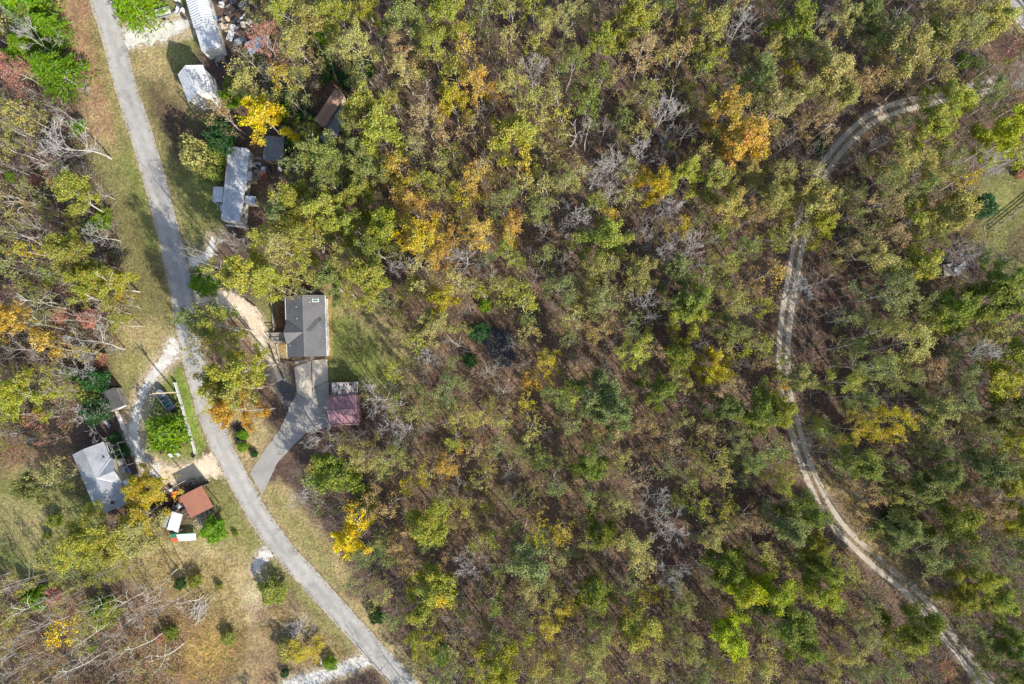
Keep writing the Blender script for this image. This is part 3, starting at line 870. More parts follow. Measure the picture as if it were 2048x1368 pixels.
# --- burgundy carport with rusty lean-to
def carport():
    root, hw, hl, iw, il, zw = gable('carport', 'burgundy metal-roofed carport at the end of the asphalt drive', 'carport',
                                     [(719, 849), (714.5, 786.5), (655.5, 790), (660, 852)], 2.9, 3.75, 'dark_wood', 'burgundy_metal', 0.25, 0.42, None, True)
    MB().box(-iw, iw, -il - .03, -il + .03, 0, 2.7).build('end_wall', MT['burgundy_metal'], root)
    # lean-to with rusted sheets
    c, L, W, a = frame_px([(664, 790), (716.5, 786.5), (715.5, 763), (663.5, 766)], 2.6)
    r = tag(empty('lean_to_shed', c, a), 'lean-to shed roofed with rust-streaked white corrugated sheets behind the carport', 'shed')
    n = 7
    for k in range(n):
        x0 = -W / 2 + W * k / n; x1 = -W / 2 + W * (k + 1) / n - .015
        m = MB()
        ribbed_slope(m, (x0, L / 2, 2.35 + .01 * (k % 2)), (x1, L / 2, 2.35 + .01 * (k % 2)), (x1, -L / 2 + .03, 2.75 + .01 * (k % 2)), (x0, -L / 2 + .03, 2.75 + .01 * (k % 2)), .03, .16, .06, .03)
        m.build('roof_sheet', MT['rusty_corrugated'], r)
    for x in (-W / 2 + .1, W / 2 - .1):
        for y in (-L / 2 + .15, L / 2 - .1):
            MB().box(x - .06, x + .06, y - .06, y + .06, 0, 2.28).build('post', MT['dark_wood'], r)
    MB().box(-W / 2 + .1, W / 2 - .1, L / 2 - .14, L / 2 - .08, 0, 2.2).build('back_wall', MT['dark_wood'], r)
    MB().box(-W / 2 - .9, -W / 2 - .15, -L / 2 + .3, L / 2 - .3, 0, 1.1).build('wood_store', MT['dark_wood'], r)
carport()

# --- white garage at the top
def white_garage():
    root, hw, hl, iw, il, zw = gable('garage', 'white gabled garage with stained roof on the upper lawn', 'garage',
                                     [(374, 194), (430, 194), (406, 133), (356, 147)], 5.0, 6.7, 'white_siding', 'white_metal', 0.25, 0.45, 'white_stained')
    MB().box(-iw + .5, iw - .5, -il - .05, -il, .05, 2.6).build('garage_door', MT['white_paint'], root)
    for k in range(4):
        MB().box(-iw + .6, iw - .6, -il - .075, -il - .05, .12 + k * .62, .66 + k * .62).build('panel', MT['cream_siding'], root)
    add_window(root, iw, 0.6, 1.8, .9, .9, 'x+')
    add_door(root, iw, -1.6, 'x+')
    s = tag(empty('side_canopy', root.matrix_basis @ Vector((iw - .3, -il - .8, 0)), root.rotation_euler.z), 'small cream lean-to canopy at the lower end of the white garage', 'canopy')
    MB().slab([(-1.4, -.9, 2.1), (.6, -.9, 2.1), (.6, .75, 2.45), (-1.4, .75, 2.45)], .05).build('roof_sheet', MT['cream_siding'], s)
    for x in (-1.3, .5):
        MB().box(x - .05, x + .05, -.85, -.75, 0, 2.06).build('post', MT['white_paint'], s)
white_garage()

# --- ribbed white trailer at the top edge
def top_trailer():
    root, hw, hl, iw, il, zw = gable('trailer_home', 'white ribbed-roof trailer home at the top edge beside the junk piles', 'trailer home',
                                     [(404, 105), (441, 93), (394, -72), (357, -60)], 3.1, 3.55, 'white_siding', 'white_metal', 0.12, 0.33)
    # upper half has an over-roof of coarse corrugated sheets
    y0 = -hl + 4.3
    for sg in (-1, 1):
        m = MB()
        ribbed_slope(m, (sg * (hw + .12), y0, 3.20), (sg * (hw + .12), hl + .1, 3.20), (sg * .01, hl + .1, 3.72), (sg * .01, y0, 3.72), .04, .42, .16, .09)
        m.build('corrugated_roof', MT['white_metal'], root)
    for k in range(6):
        add_window(root, iw, -hl + 1.6 + k * 2.1, 1.9, .9, 1.0, 'x+')
    for k in range(4):
        add_window(root, -iw, -hl + 2.2 + k * 3.2, 1.9, .9, 1.0, 'x-')
    add_door(root, 0.2, -il, 'y-', z0=.7)
    st = tag(empty('entry_steps', root.matrix_basis @ Vector((.3, -il - .05, 0)), root.rotation_euler.z), 'grey entry steps at the lower end of the white ribbed trailer', 'steps')
    MB().box(-.75, .75, -1.0, 0, 0, .68).build('landing', MT['weathered_wood'], st)
    for k in range(3):
        MB().box(-.6, .6, -1.3 - .32 * k, -1.0 - .32 * k, 0, .52 - .17 * k).build('tread', MT['dark_metal'], st)
    for x in (-.7, .7):
        MB().bar((x, -.95, 1.5), (x, -1.95, .95), .06, .06).bar((x, -.95, .68), (x, -.95, 1.5), .06, .06).bar((x, -1.92, 0), (x, -1.92, .97), .06, .06).build('handrail', MT['grey_metal'], st)
    ut = tag(empty('flatbed_trailer', P(331, 29), math.radians(14)), 'white flatbed utility trailer parked on the gravel by the green cedar', 'trailer')
    MB().box(-1.5, 1.2, -.75, .75, .5, .58).build('bed', MT['white_metal'], ut)
    for y in (-.75, .75):
        MB().box(-1.5, 1.2, *sorted((y, y * 1.05)), .5, .85).build('side_rail', MT['grey_metal'], ut)
        MB().torus((-.3, y * 1.22, .33), .25, .09, 14, 6, 'y').build('wheel', MT['black'], ut)
    MB().bar((1.2, -.4, .5), (2.2, 0, .5), .08, .08).bar((1.2, .4, .5), (2.2, 0, .5), .08, .08).build('tow_bar', MT['dark_metal'], ut)
top_trailer()

# --- long grey trailer with additions
def grey_trailer():
    root, hw, hl, iw, il, zw = gable('trailer_home', 'long grey-roofed trailer home with porch and side additions right of the road', 'trailer home',
                                     [(442, 440), (480, 443), (494, 296), (456, 294)], 3.2, 3.45, 'white_siding', 'trailer_roof', 0.06, 0.0)
    # loose white tarpaulin along the lawn-side eave
    t = MB(); rr = random.Random(4)
    n = 18
    vs = []; fs = []
    for k in range(n + 1):
        y = 0.2 + (hl - .4) * k / n * 1.0
        for j, (x, z) in enumerate(((hw - .75, 3.37), (hw - .1, 3.32), (hw + .34, 3.13), (hw + .42, 2.7))):
            vs.append((x + rr.uniform(-.10, .10), y + rr.uniform(-.1, .1), z + rr.uniform(-.02, .07)))
    for k in range(n):
        for j in range(3):
            a = k * 4 + j
            fs.append((a, a + 1, a + 5, a + 4))
    t.poly(vs, fs).build('loose_tarpaulin', MT['tarp_white'], root)
    for k in range(6):
        add_window(root, iw, -hl + 1.3 + k * 1.9, 1.9, .7, 1.0, 'x+')
    for k in range(4):
        add_window(root, -iw, -hl + 1.6 + k * 3.1, 1.9, .9, 1.0, 'x-')
    add_door(root, -iw, -hl + 4.2, 'x-', z0=.5)
    add_door(root, iw, -hl + 4.1, 'x+', z0=.5)
    # porch on the road side
    c, L, W, a = frame_px([(424, 403), (445, 404), (447, 374), (426, 373)], 2.9)
    pr = tag(empty('front_porch', c, a), 'grey-roofed front porch on the road side of the long trailer', 'porch')
    MB().slab([(-W / 2, -L / 2, 2.8), (W / 2, -L / 2, 2.98), (W / 2, L / 2, 2.98), (-W / 2, L / 2, 2.8)], .08).build('roof', MT['trailer_roof'], pr)
    MB().box(-W / 2, W / 2, -L / 2, L / 2, .45, .53).build('deck', MT['weathered_wood'], pr)
    for x in (-W / 2 + .08,):
        for y in (-L / 2 + .08, 0, L / 2 - .08):
            MB().box(x - .05, x + .05, y - .05, y + .05, 0, 2.76).build('post', MT['white_paint'], pr)
    for k in range(3):
        MB().box(-W / 2 + .25, W / 2 - .25, -L / 2 - .3 * (k + 1), -L / 2 - .3 * k - .005, 0, .40 - .13 * k).build('tread', MT['white_paint'], pr)
    MB().bar((-W / 2 + .2, -L / 2, 1.3), (-W / 2 + .2, -L / 2 - .95, .85), .07, .07).bar((W / 2 - .2, -L / 2, 1.3), (W / 2 - .2, -L / 2 - .95, .85), .07, .07).build('handrail', MT['white_paint'], pr)
    # two boxes on the lawn side
    for lab, q, z in (('upper flat-roofed box addition on the woods side of the long grey trailer', [(488, 360), (503, 361), (504, 343), (489, 342)], 2.7),
                      ('lower flat-roofed box addition on the woods side of the long grey trailer', [(490, 407), (510, 409), (511, 393), (491, 391)], 2.6)):
        c, L, W, a = frame_px(q, z)
        o = tag(empty('box_addition', c, a), lab, 'addition', 'box additions of the long grey trailer')
        MB().box(-W / 2 + .1, W / 2 - .1, -L / 2 + .1, L / 2 - .1, 0, z - .1).build('wall', MT['tan_siding'], o)
        MB().slab([(-W / 2, -L / 2, z + .05), (W / 2, -L / 2, z - .06), (W / 2, L / 2, z - .06), (-W / 2, L / 2, z + .05)], .07).build('roof', MT['trailer_roof'], o)
        add_door(o, W / 2 - .1, 0, 'x+', .75, 1.95, 'tan_siding', .1)
    # end deck with white rail
    e = tag(empty('end_deck', root.location, root.rotation_euler.z), 'narrow end deck with white railing at the lower end of the long trailer', 'deck')
    MB().box(-hw + .1, hw + .5, -hl - .55, -hl - .02, .5, .58).build('deck', MT['weathered_wood'], e)
    for k in range(6):
        x = -hw + .15 + (2 * hw + .3) * k / 5
        MB().box(x - .04, x + .04, -hl - .55, -hl - .47, 0, 1.6).build('post', MT['white_paint'], e)
    for z in (1.1, 1.56):
        MB().box(-hw + .1, hw + .5, -hl - .54, -hl - .48, z, z + .06).build('rail', MT['white_paint'], e)
grey_trailer()

# --- small grey shed above the long trailer
def small_sheds():
    root, hw, hl, iw, il, zw = gable('shed', 'small square grey-roofed shed beside the long grey trailer', 'shed', [(526, 321), (564, 322), (569, 275), (530, 272)], 2.5, 2.8, 'tan_siding', 'grey_roof', .15, 0)
    add_door(root, 0, -il, 'y-', .9, 1.9, 'dark_wood', .1)
    add_window(root, iw, .3, 1.6, .7, .7, 'x+')
    p = tag(empty('shed_bench', P(519, 318), root.rotation_euler.z), 'weathered plank bench at the corner of the small grey shed', 'bench')
    MB().box(-.6, .6, -.22, .22, .42, .48).build('seat', MT['weathered_wood'], p)
    for x in (-.5, .5):
        MB().box(x - .05, x + .05, -.2, .2, 0, .42).build('leg', MT['weathered_wood'], p)
    # brown trailer in the trees
    root, hw, hl, iw, il, zw = gable('trailer_home', 'brown-roofed single-wide trailer set diagonally among the trees', 'trailer home', [(628, 239), (649, 255), (689, 191.5), (670.5, 178)], 3.0, 3.45, 'tan_siding', 'brown_roof', .15, 0)
    for k in range(3):
        add_window(root, iw, -hl + 1.2 + 2.1 * k, 1.8, .8, .9, 'x+')
    add_window(root, 0, -il, 1.8, 1.0, .9, 'y-')
    add_door(root, iw, hl - 1.2, 'x+', z0=.4)
    c, L, W, a = frame_px([(637, 277), (664, 288), (703, 226), (681, 214)], 2.6)
    r = tag(empty('pole_shed', c, a), 'open grey flat-roofed shed tucked under the trees by the brown trailer', 'shed')
    n = 3
    for k in range(n):
        y0 = -L / 2 + L * k / n; y1 = -L / 2 + L * (k + 1) / n - .02
        MB().slab([(-W / 2, y0, 2.5), (W / 2, y0, 2.65), (W / 2, y1, 2.65), (-W / 2, y1, 2.5)], .06).build('roof_panel', MT['grey_roof'], r)
    for x in (-W / 2 + .1, W / 2 - .1):
        for y in (-L / 2 + .1, -L / 6, L / 6, L / 2 - .1):
            MB().box(x - .06, x + .06, y - .06, y + .06, 0, 2.42).build('post', MT['weathered_wood'], r)
    MB().box(-W / 2 + .15, W / 2 - .15, L / 2 - .18, L / 2 - .12, 0, 2.4).build('back_wall', MT['weathered_wood'], r)
    # pale sheet-metal roof corner under pink tree
    c, L, W, a = frame_px([(486, 90), (504, 108), (545, 85), (527, 62)], 2.4)
    r = tag(empty('pole_shed', c, a), 'grey sheet-roofed shed half hidden by a pink tree near the junk', 'shed')
    for k in range(4):
        y0 = -L / 2 + L * k / 4; y1 = -L / 2 + L * (k + 1) / 4 - .02
        MB().slab([(-W / 2, y0, 2.3), (W / 2, y0, 2.5), (W / 2, y1, 2.5), (-W / 2, y1, 2.3)], .05).build('roof_panel', MT['trailer_roof'], r)
    for x in (-W / 2 + .1, W / 2 - .1):
        for y in (-L / 2 + .1, L / 2 - .1):
            MB().box(x - .06, x + .06, y - .06, y + .06, 0, 2.2).build('post', MT['weathered_wood'], r)
    # dark shed left of the gravel loop with a red hooded bay
    root, hw, hl, iw, il, zw = gable('shed', 'dark grey gabled shed with clutter behind it left of the gravel loop', 'shed', [(212, 826), (246, 812), (230, 776), (196, 787)], 2.6, 3.0, 'weathered_wood', 'slate_roof', .15, 0)
    add_door(root, 0, -il, 'y-', 1.1, 1.95, 'weathered_wood', .05)
    MB().box(.5, 2.1, -hl - .25, -hl - .05, 2.45, 2.52).build('awning', MT['white_paint'], root)
    c, L, W, a = frame_px([(196, 784), (226, 774), (218, 757), (189, 768)], 1.9)
    r = tag(empty('lean_to_shed', c, a), 'dark lean-to with a red roof panel behind the dark grey shed', 'shed')
    MB().box(-W / 2 + .05, W / 2 - .05, -L / 2 + .05, L / 2 - .05, 0, 1.75).build('wall', MT['dark_wood'], r)
    MB().slab([(-W / 2, -L / 2, 1.85), (W / 2, -L / 2, 1.85), (W / 2, L / 2, 1.95), (-W / 2, L / 2, 1.95)], .06).build('roof', MT['slate_roof'], r)
    MB().slab([(-W / 2 + .1, 0, 1.93), (.3, 0, 1.93), (.3, L / 2 - .02, 2.0), (-W / 2 + .1, L / 2 - .02, 2.0)], .03).build('red_panel', MT['rust_roof'], r)
    # rust-red open carport by the road
    c, L, W, a = frame_px([(381, 1032), (427, 1018), (407, 974), (357, 990)], 3.0)
    r = tag(empty('carport', c, a), 'rust-red flat-roofed carport between the road and the golden tree', 'carport')
    n = 5
    for k in range(n):
        x0 = -W / 2 + W * k / n; x1 = -W / 2 + W * (k + 1) / n - .01
        MB().slab([(x0, -L / 2, 2.85), (x1, -L / 2, 2.85), (x1, L / 2, 3.15), (x0, L / 2, 3.15)], .05).build('roof_panel', MT['rust_roof'], r)
    for x in (-W / 2 + .15, 0, W / 2 - .15):
        for y in (-L / 2 + .15, L / 2 - .15):
            MB().box(x - .07, x + .07, y - .07, y + .07, 0, 2.78 if y < 0 else 3.02).build('post', MT['weathered_wood'], r)
    MB().box(-W / 2 + .1, W / 2 - .1, L / 2 - .2, L / 2 - .14, 0, 3.0).build('back_wall', MT['dark_wood'], r)
    # little dark gabled shed and white-roofed shed
    root, hw, hl, iw, il, zw = gable('shed', 'small dark shed with grey-green roof slope beside the white sheet roof', 'shed', [(306, 1048), (333, 1054), (342, 1021), (318, 1019)], 2.2, 3.0, 'dark_wood', 'slate_roof', .12, 0, 'teal_grey_roof')
    add_door(root, 0, -il, 'y-', .9, 1.8, 'dark_wood', .05)
    c, L, W, a = frame_px([(334, 1060), (355, 1065), (367, 1027), (344, 1024)], 2.3)
    r = tag(empty('lean_to_shed', c, a), 'white sheet-roofed lean-to beside the small dark shed', 'shed')
    for k in range(3):
        x0 = -W / 2 + W * k / 3; x1 = -W / 2 + W * (k + 1) / 3 - .01
        m = MB(); ribbed_slope(m, (x0, -L / 2 + .1 * (k % 2), 2.15), (x1, -L / 2 + .1 * (k % 2), 2.15), (x1, L / 2, 2.4), (x0, L / 2, 2.4), .03, .2, .05, .03)
        m.build('roof_sheet', MT['white_metal'], r)
    for x in (-W / 2 + .1, W / 2 - .1):
        for y in (-L / 2 + .2, L / 2 - .1):
            MB().box(x - .05, x + .05, y - .05, y + .05, 0, 2.08).build('post', MT['weathered_wood'], r)
    # striped tarpaulin rack
    c, L, W, a = frame_px([(343, 1082), (392, 1082), (391, 1067), (342, 1066)], 1.1)
    r = tag(empty('tarpaulin_rack', c, a), 'low rack under white, green and red tarpaulins below the small sheds', 'rack')
    MB().slab([(-W / 2 + 1.25, -L / 2, 1.02), (W / 2, -L / 2, 1.02), (W / 2, L / 2 - .15, 1.12), (-W / 2 + .9, L / 2 - .15, 1.12)], .04).build('white_tarpaulin', MT['white_paint'], r)
    MB().slab([(-W / 2, 0, 1.08), (-W / 2 + 1.0, 0, 1.08), (-W / 2 + .88, L / 2, 1.14), (-W / 2, L / 2, 1.14)], .04).build('green_tarpaulin', MT['green_tarp'], r)
    MB().slab([(-W / 2, -L / 2, 1.0), (-W / 2 + 1.22, -L / 2, 1.0), (-W / 2 + 1.05, -.03, 1.07), (-W / 2, -.03, 1.07)], .04).build('red_tarpaulin', MT['red_tarp'], r)
    MB().slab([(-W / 2 + .95, L / 2 - .13, 1.1), (W / 2, L / 2 - .13, 1.1), (W / 2, L / 2, 1.09), (-W / 2 + .95, L / 2, 1.09)], .03).build('green_edge', MT['green_tarp'], r)
    for x in (-W / 2 + .1, 0, W / 2 - .1):
        for y in (-L / 2 + .1, L / 2 - .1):
            MB().box(x - .04, x + .04, y - .04, y + .04, 0, .97).build('leg', MT['weathered_wood'], r)
    # grey shed at the right, half under trees
    c, L, W, a = frame_px([(1893, 553), (1916, 542), (1905, 530), (1880, 546)], 2.6)
    r = tag(empty('shed', P(1890, 542, 0), math.radians(8)), 'grey V-shaped sheet roof of a shed glimpsed among the right-hand trees', 'shed')
    MB().box(-1.5, 1.5, -1.0, 1.0, 0, 2.0).build('wall', MT['weathered_wood'], r)
    MB().slab([(0, -1.3, 2.15), (2.3, .2, 2.3), (1.9, 1.1, 2.7), (-.1, -.2, 2.5)], .06).build('roof_slope', MT['grey_roof'], r)
    MB().slab([(0, -1.3, 2.1), (-.1, -.2, 2.46), (-1.9, 1.1, 2.6), (-1.6, .1, 2.2)], .06).build('roof_slope', MT['slate_roof'], r)
small_sheds()

# --- silver-roofed house lower left
def silver_house():
    corners = [(196, 1031), (244, 1008), (207, 886), (144, 909)]
    a, b, c_, d = corners
    root, hw, hl, iw, il, zw = gable('house', 'silver metal-roofed house with a side gable left of the gravel loop', 'house', [(197, 1032), (258, 1006), (209, 884), (144, 909)], 3.2, 4.3, 'cream_siding', 'silver_roof', .3, .4)
    zr, ze = 4.3, 3.2
    yc = hl - 5.4
    g = 2.3
    m = MB()
    for sg in (-1, 1):
        q = [(hw + .3, yc, zr - .15), (.05, yc, zr - .02), (hw - .05, yc + sg * g, ze + .1), (hw + .3, yc + sg * g, ze)]
        if sg < 0: q = q[::-1]
        m.slab(q, .06)
    m.build('side_gable_roof', MT['silver_roof'], root)
    for k, sg in enumerate((-1, 1)):
        MB().bar((.1, yc, zr + .03), (hw - .02, yc + sg * g, ze + .15), .16, .05).build('valley_flashing', MT['white_metal'], root)
    MB().poly([(hw + .05, yc - g + .2, 0), (hw + .05, yc + g - .2, 0), (hw + .05, yc + g - .2, ze), (hw + .05, yc, zr - .35), (hw + .05, yc - g + .2, ze),
               (iw, yc - g + .2, 0), (iw, yc + g - .2, 0), (iw, yc + g - .2, ze), (iw, yc, zr - .35), (iw, yc - g + .2, ze)],
              [(0, 1, 2, 3, 4), (9, 8, 7, 6, 5), (1, 6, 7, 2), (5, 0, 4, 9)]).build('gable_wall', MT['cream_siding'], root)
    MB().slab([(hw + .1, yc - g - 2.3, 2.75), (hw + 2.1, yc - g - 2.3, 2.5), (hw + 2.1, yc - g + .3, 2.5), (hw + .1, yc - g + .3, 2.75)], .06).build('porch_roof', MT['white_metal'], root)
    for y in (yc - g - 2.2, yc - g + .2):
        MB().box(hw + 1.95, hw + 2.05, y - .05, y + .05, 0, 2.44).build('porch_post', MT['white_paint'], root)
    for y in (-hl + 2.0, -hl + 4.2, hl - 1.3):
        add_window(root, iw, y, 1.7, 1.1, 1.2, 'x+')
    for y in (-2.5, 1.0, 4.0):
        add_window(root, -iw, y, 1.7, 1.1, 1.2, 'x-')
    add_door(root, hw + .05, yc, 'x+')
    MB().tube((-hw + .9, .3, zr - .9), (-hw + .9, .3, zr - .1), .12, .12, 8).tube((-hw + .9, .3, zr - .1), (-hw + .9, .3, zr + .05), .2, .16, 8).build('flue_pipe', MT['white_paint'], root)
    MB().box(.6, 1.05, -hl + .9, -hl + 1.3, zr - .45, zr - .05).build('roof_vent', MT['black'], root)
    MB().box(hw - .9, hw - .7, hl - 2.6, hl - 2.4, ze + .2, ze + .6).build('roof_vent', MT['dark_metal'], root)
    # porch deck with an open white pergola
    p = tag(empty('pergola', root.location, root.rotation_euler.z), 'white open pergola over the front deck of the silver-roofed house', 'pergola')
    MB().box(hw + .35, hw + 1.75, yc - g + .35, yc + g + 2.2, .35, .43).build('deck', MT['dark_wood'], p)
    for y in (yc - g + .5, yc + .3, yc + g, yc + g + 2.1):
        for x in (hw + .45, hw + 1.6):
            MB().box(x - .05, x + .05, y - .05, y + .05, 0, 2.4).build('post', MT['white_paint'], p)
    for x in (hw + .45, hw + 1.6):
        MB().box(x - .05, x + .05, yc - g + .4, yc + g + 2.2, 2.4, 2.52).build('beam', MT['weathered_wood'], p)
    for k in range(8):
        y = yc - g + .5 + k * .85
        MB().box(hw + .35, hw + 1.75, y - .03, y + .03, 2.52, 2.6).build('rafter', MT['weathered_wood'], p)
    MB().slab([(hw + .5, yc + .6, 2.68), (hw + 1.5, yc + .6, 2.68), (hw + 1.5, yc + 1.7, 2.68), (hw + .5, yc + 1.7, 2.68)], .03).build('shade_panel', MT['weathered_wood'], p)
silver_house()

# ------------------------------------------------------------------ small things
def timber(label, a, b, w=0.22, h=0.25, mat='weathered_wood', name='landscape_timber', group=None, z0=0.0):
    A, B = P(*a), P(*b)
    o = MB().bar(A + Vector((0, 0, z0 + h / 2)), B + Vector((0, 0, z0 + h / 2)), w, h).build(name, MT[mat])
    return tag(o, label, 'timber', group)
timber('upper dark timber rail along the bend of the cream driveway', (492, 599), (509, 611), .2, .5, 'dark_wood')
timber('short pale timber beside the bend of the cream driveway', (511, 613), (523, 631), .28, .3, 'pale_wood')
timber('long pale timber edging left of the reddish planting bed', (541, 570), (545, 618), .2, .35, 'weathered_wood')
timber('lower timber edging between planting bed and cream driveway', (545, 619), (549, 664), .2, .35, 'weathered_wood')
timber('dark timber edging below the entrance deck along the gravel', (539, 690), (551, 722), .22, .4, 'dark_wood')
timber('dark timber edging where the cream driveway meets the dark patch', (551.5, 723), (568, 757), .22, .4, 'dark_wood')
timber('thin pale timber under the entrance deck', (554, 688), (561, 724), .14, .3, 'pale_wood')
timber('rough brown log in front of the house gable', (563, 722), (590, 726), .4, .35, 'dark_wood')
timber('pale log lying at the corner of the house gable', (592, 725), (618, 720), .35, .3, 'weathered_wood')

def white_fence():
    A, B = P(354, 766), P(394, 905)
    d = (B - A); L = d.length; u = d.normalized()
    r = tag(empty('panel_fence', A, math.atan2(u.y, u.x)), 'long white panel fence on the grass island beside the road', 'fence')
    n = 6
    for k in range(n + 1):
        x = L * k / n
        MB().box(x - .09, x + .09, -.09, .09, 0, .98).box(x - .12, x + .12, -.12, .12, .98, 1.03).build('post', MT['white_paint'], r)
    for k in range(n):
        x0 = L * k / n + .1; x1 = L * (k + 1) / n - .1
        MB().box(x0, x1, -.04, .04, .1, .86).build('panel', MT['white_siding'], r)
        MB().box(x0, x1, -.07, .07, .86, .95).build('top_rail', MT['white_paint'], r)
white_fence()

def catenary(name, label, a, b, sag, r=0.018, n=14):
    a, b = Vector(a), Vector(b)
    m = MB()
    pts = [a.lerp(b, k / n) - Vector((0, 0, 4 * sag * (k / n) * (1 - k / n))) for k in range(n + 1)]
    for k in range(n):
        m.tube(pts[k], pts[k + 1], r, r, 4)
    return tag(m.build(name, MT['grey_metal']), label, 'cable')

def utility_pole(label, base, h, arm_dir, arm=1.0):
    r = tag(empty('utility_pole', base, arm_dir), label, 'utility pole')
    MB().tube((0, 0, 0), (0, 0, h), .15, .11, 10).build('pole', MT['pale_wood'], r)
    MB().bar((-arm, 0, h - .45), (arm, 0, h - .45), .1, .12).build('crossarm', MT['weathered_wood'], r)
    for x in (-arm + .1, arm - .1):
        MB().tube((x, 0, h - .39), (x, 0, h - .14), .06, .04, 8).build('insulator', MT['white_paint'], r)
    MB().tube((.25, .1, h - 1.7), (.25, .1, h - .9), .17, .17, 10).build('transformer', MT['grey_metal'], r)
    return r
B0 = P(352, 784)
utility_pole('wooden utility pole with crossarm on the grass island by the boat', B0, 7.6, math.radians(20), .75)
T0 = B0 + Vector((0, 0, 7.25))
catenary('power_line', 'thin power line running up the left verge from the island pole', T0 + Vector((-.6, 0, .1)), P(118, -70, 9.0), .8, .013)
for lab, g in (('guy wire from the island pole to the grass left of the green tree', (298, 840)), ('guy wire from the island pole to the grass behind the boat', (346, 838))):
    tag(MB().tube(B0 + Vector((0, 0, 7.0)), P(*g), .022, .022, 4).build('guy_wire', MT['grey_metal']), lab, 'cable')
B1 = P(1938, 162)
utility_pole('pale utility pole leaning over the upper right woods', B1, 6.3, math.radians(-30), .5)
pa, pb = P(1660, 250, 8.5), P(1606, 930, 8.5)
utility_pole('utility pole half hidden near the bend of the gravel track', Vector((pa.x, pa.y, 0)), 8.9, 0.0, .8)
utility_pole('utility pole in the lower woods beside the gravel track', Vector((pb.x, pb.y, 0)), 8.9, 0.0, .8)
catenary('power_line', 'first of two thin cables over the dark strip right of the gravel track', pa + Vector((-.7, 0, .05)), pb + Vector((-.7, 0, .05)), 1.5, .022)
catenary('power_line', 'second of two thin cables over the dark strip right of the gravel track', pa + Vector((.7, 0, .05)), pb + Vector((.7, 0, .05)), 1.4, .022)

def lamp_post():
    r = tag(empty('lamp_post', P(538.5, 825.5), 0), 'small white lamp post on the leafy bank beside the asphalt drive', 'lamp post')
    MB().tube((0, 0, 0), (0, 0, 2.3), .05, .04, 8).build('pole', MT['white_paint'], r)
    MB().tube((0, 0, 2.3), (0, 0, 2.6), .1, .17, 8).build('lantern', MT['white_paint'], r)
    MB().tube((0, 0, 2.6), (0, 0, 2.72), .19, .02, 8).build('cap', MT['white_paint'], r)
lamp_post()

def boat():
    c = P(333, 799, .6)
    c.z = 0
    r = tag(empty('fishing_boat', c, math.atan2(-(780 - 817), (320 - 345))), 'dark fishing boat on a trailer beside the utility pole', 'boat')
    L, W = 4.4, 1.6
    secs = []
    for k in range(9):
        t = k / 8
        w = W / 2 * (1 if t < .55 else math.sqrt(max(0.02, 1 - ((t - .55) / .45) ** 2)))
        zt = 1.05 + .22 * t * t
        zb = .48 + .30 * max(0, t - .6) ** 2 / .16
        secs.append([(-L / 2 + L * t, -w, zt), (-L / 2 + L * t, -w * .82, zb + .1), (-L / 2 + L * t, 0, zb), (-L / 2 + L * t, w * .82, zb + .1), (-L / 2 + L * t, w, zt)])
    vs = [p for s in secs for p in s]
    fs = [(k * 5 + j, k * 5 + j + 1, k * 5 + j + 6, k * 5 + j + 5) for k in range(8) for j in range(4)]
    fs.append((4, 3, 2, 1, 0))
    MB().poly(vs, fs).build('hull', MT['boat_hull'], r, True)
    def deck(t0, t1, z, name, mat, inset=.1):
        pts = []
        for sg in (-1, 1):
            row = []
            for k in range(6):
                t = t0 + (t1 - t0) * k / 5
                w = (W / 2 * (1 if t < .55 else math.sqrt(max(0.02, 1 - ((t - .55) / .45) ** 2))) - inset)
                row.append((-L / 2 + L * t, sg * max(.03, w)))
            pts += row if sg < 0 else row[::-1]
        MB().prism(pts, z - .06, z).build(name, MT[mat], r)
    deck(.62, .98, 1.14, 'bow_deck', 'boat_deck')
    deck(.02, .2, 1.02, 'stern_deck', 'boat_deck')
    deck(.2, .62, .72, 'cockpit_floor', 'boat_deck')
    for y in (-.35, .35):
        MB().box(-1.05, -.6, y - .22, y + .22, .72, 1.0).box(-1.12, -1.02, y - .22, y + .22, 1.0, 1.4).build('seat', MT['teal'], r)
    MB().box(-.05, .25, .12, .62, .72, 1.3).build('console', MT['grey_metal'], r)
    MB().slab([(.1, .1, 1.3), (.1, .64, 1.3), (.32, .64, 1.62), (.32, .1, 1.62)][::-1], .02).build('windscreen', MT['glass'], r)
    MB().box(-L / 2 - .42, -L / 2 - .02, -.2, .2, .85, 1.45).box(-L / 2 - .3, -L / 2 - .1, -.08, .08, .25, .85).build('outboard_motor', MT['black'], r)
    for y in (-.68, .68):
        MB().bar((-1.6, y, 1.16), (.4, y, 1.16), .05, .05).build('gunwale_rail', MT['grey_metal'], r)
    t = tag(empty('boat_trailer', c, r.rotation_euler.z), 'low metal boat trailer under the dark fishing boat', 'trailer')
    MB().bar((-1.7, -.5, .38), (1.2, -.5, .38), .08, .1).bar((-1.7, .5, .38), (1.2, .5, .38), .08, .1).bar((1.2, -.5, .38), (3.0, 0, .38), .08, .1).bar((1.2, .5, .38), (3.0, 0, .38), .08, .1).bar((-1.0, -.85, .36), (-1.0, .85, .36), .08, .08).build('chassis', MT['grey_metal'], t)
    for y in (-.9, .9):
        w = MB().torus((-1.0, y, .32), .23, .09, 16, 6, 'y').build('tyre', MT['black'], t)
        MB().tube((-1.0, y - .07, .32), (-1.0, y + .07, .32), .15, .15, 10).build('rim', MT['grey_metal'], w)
boat()

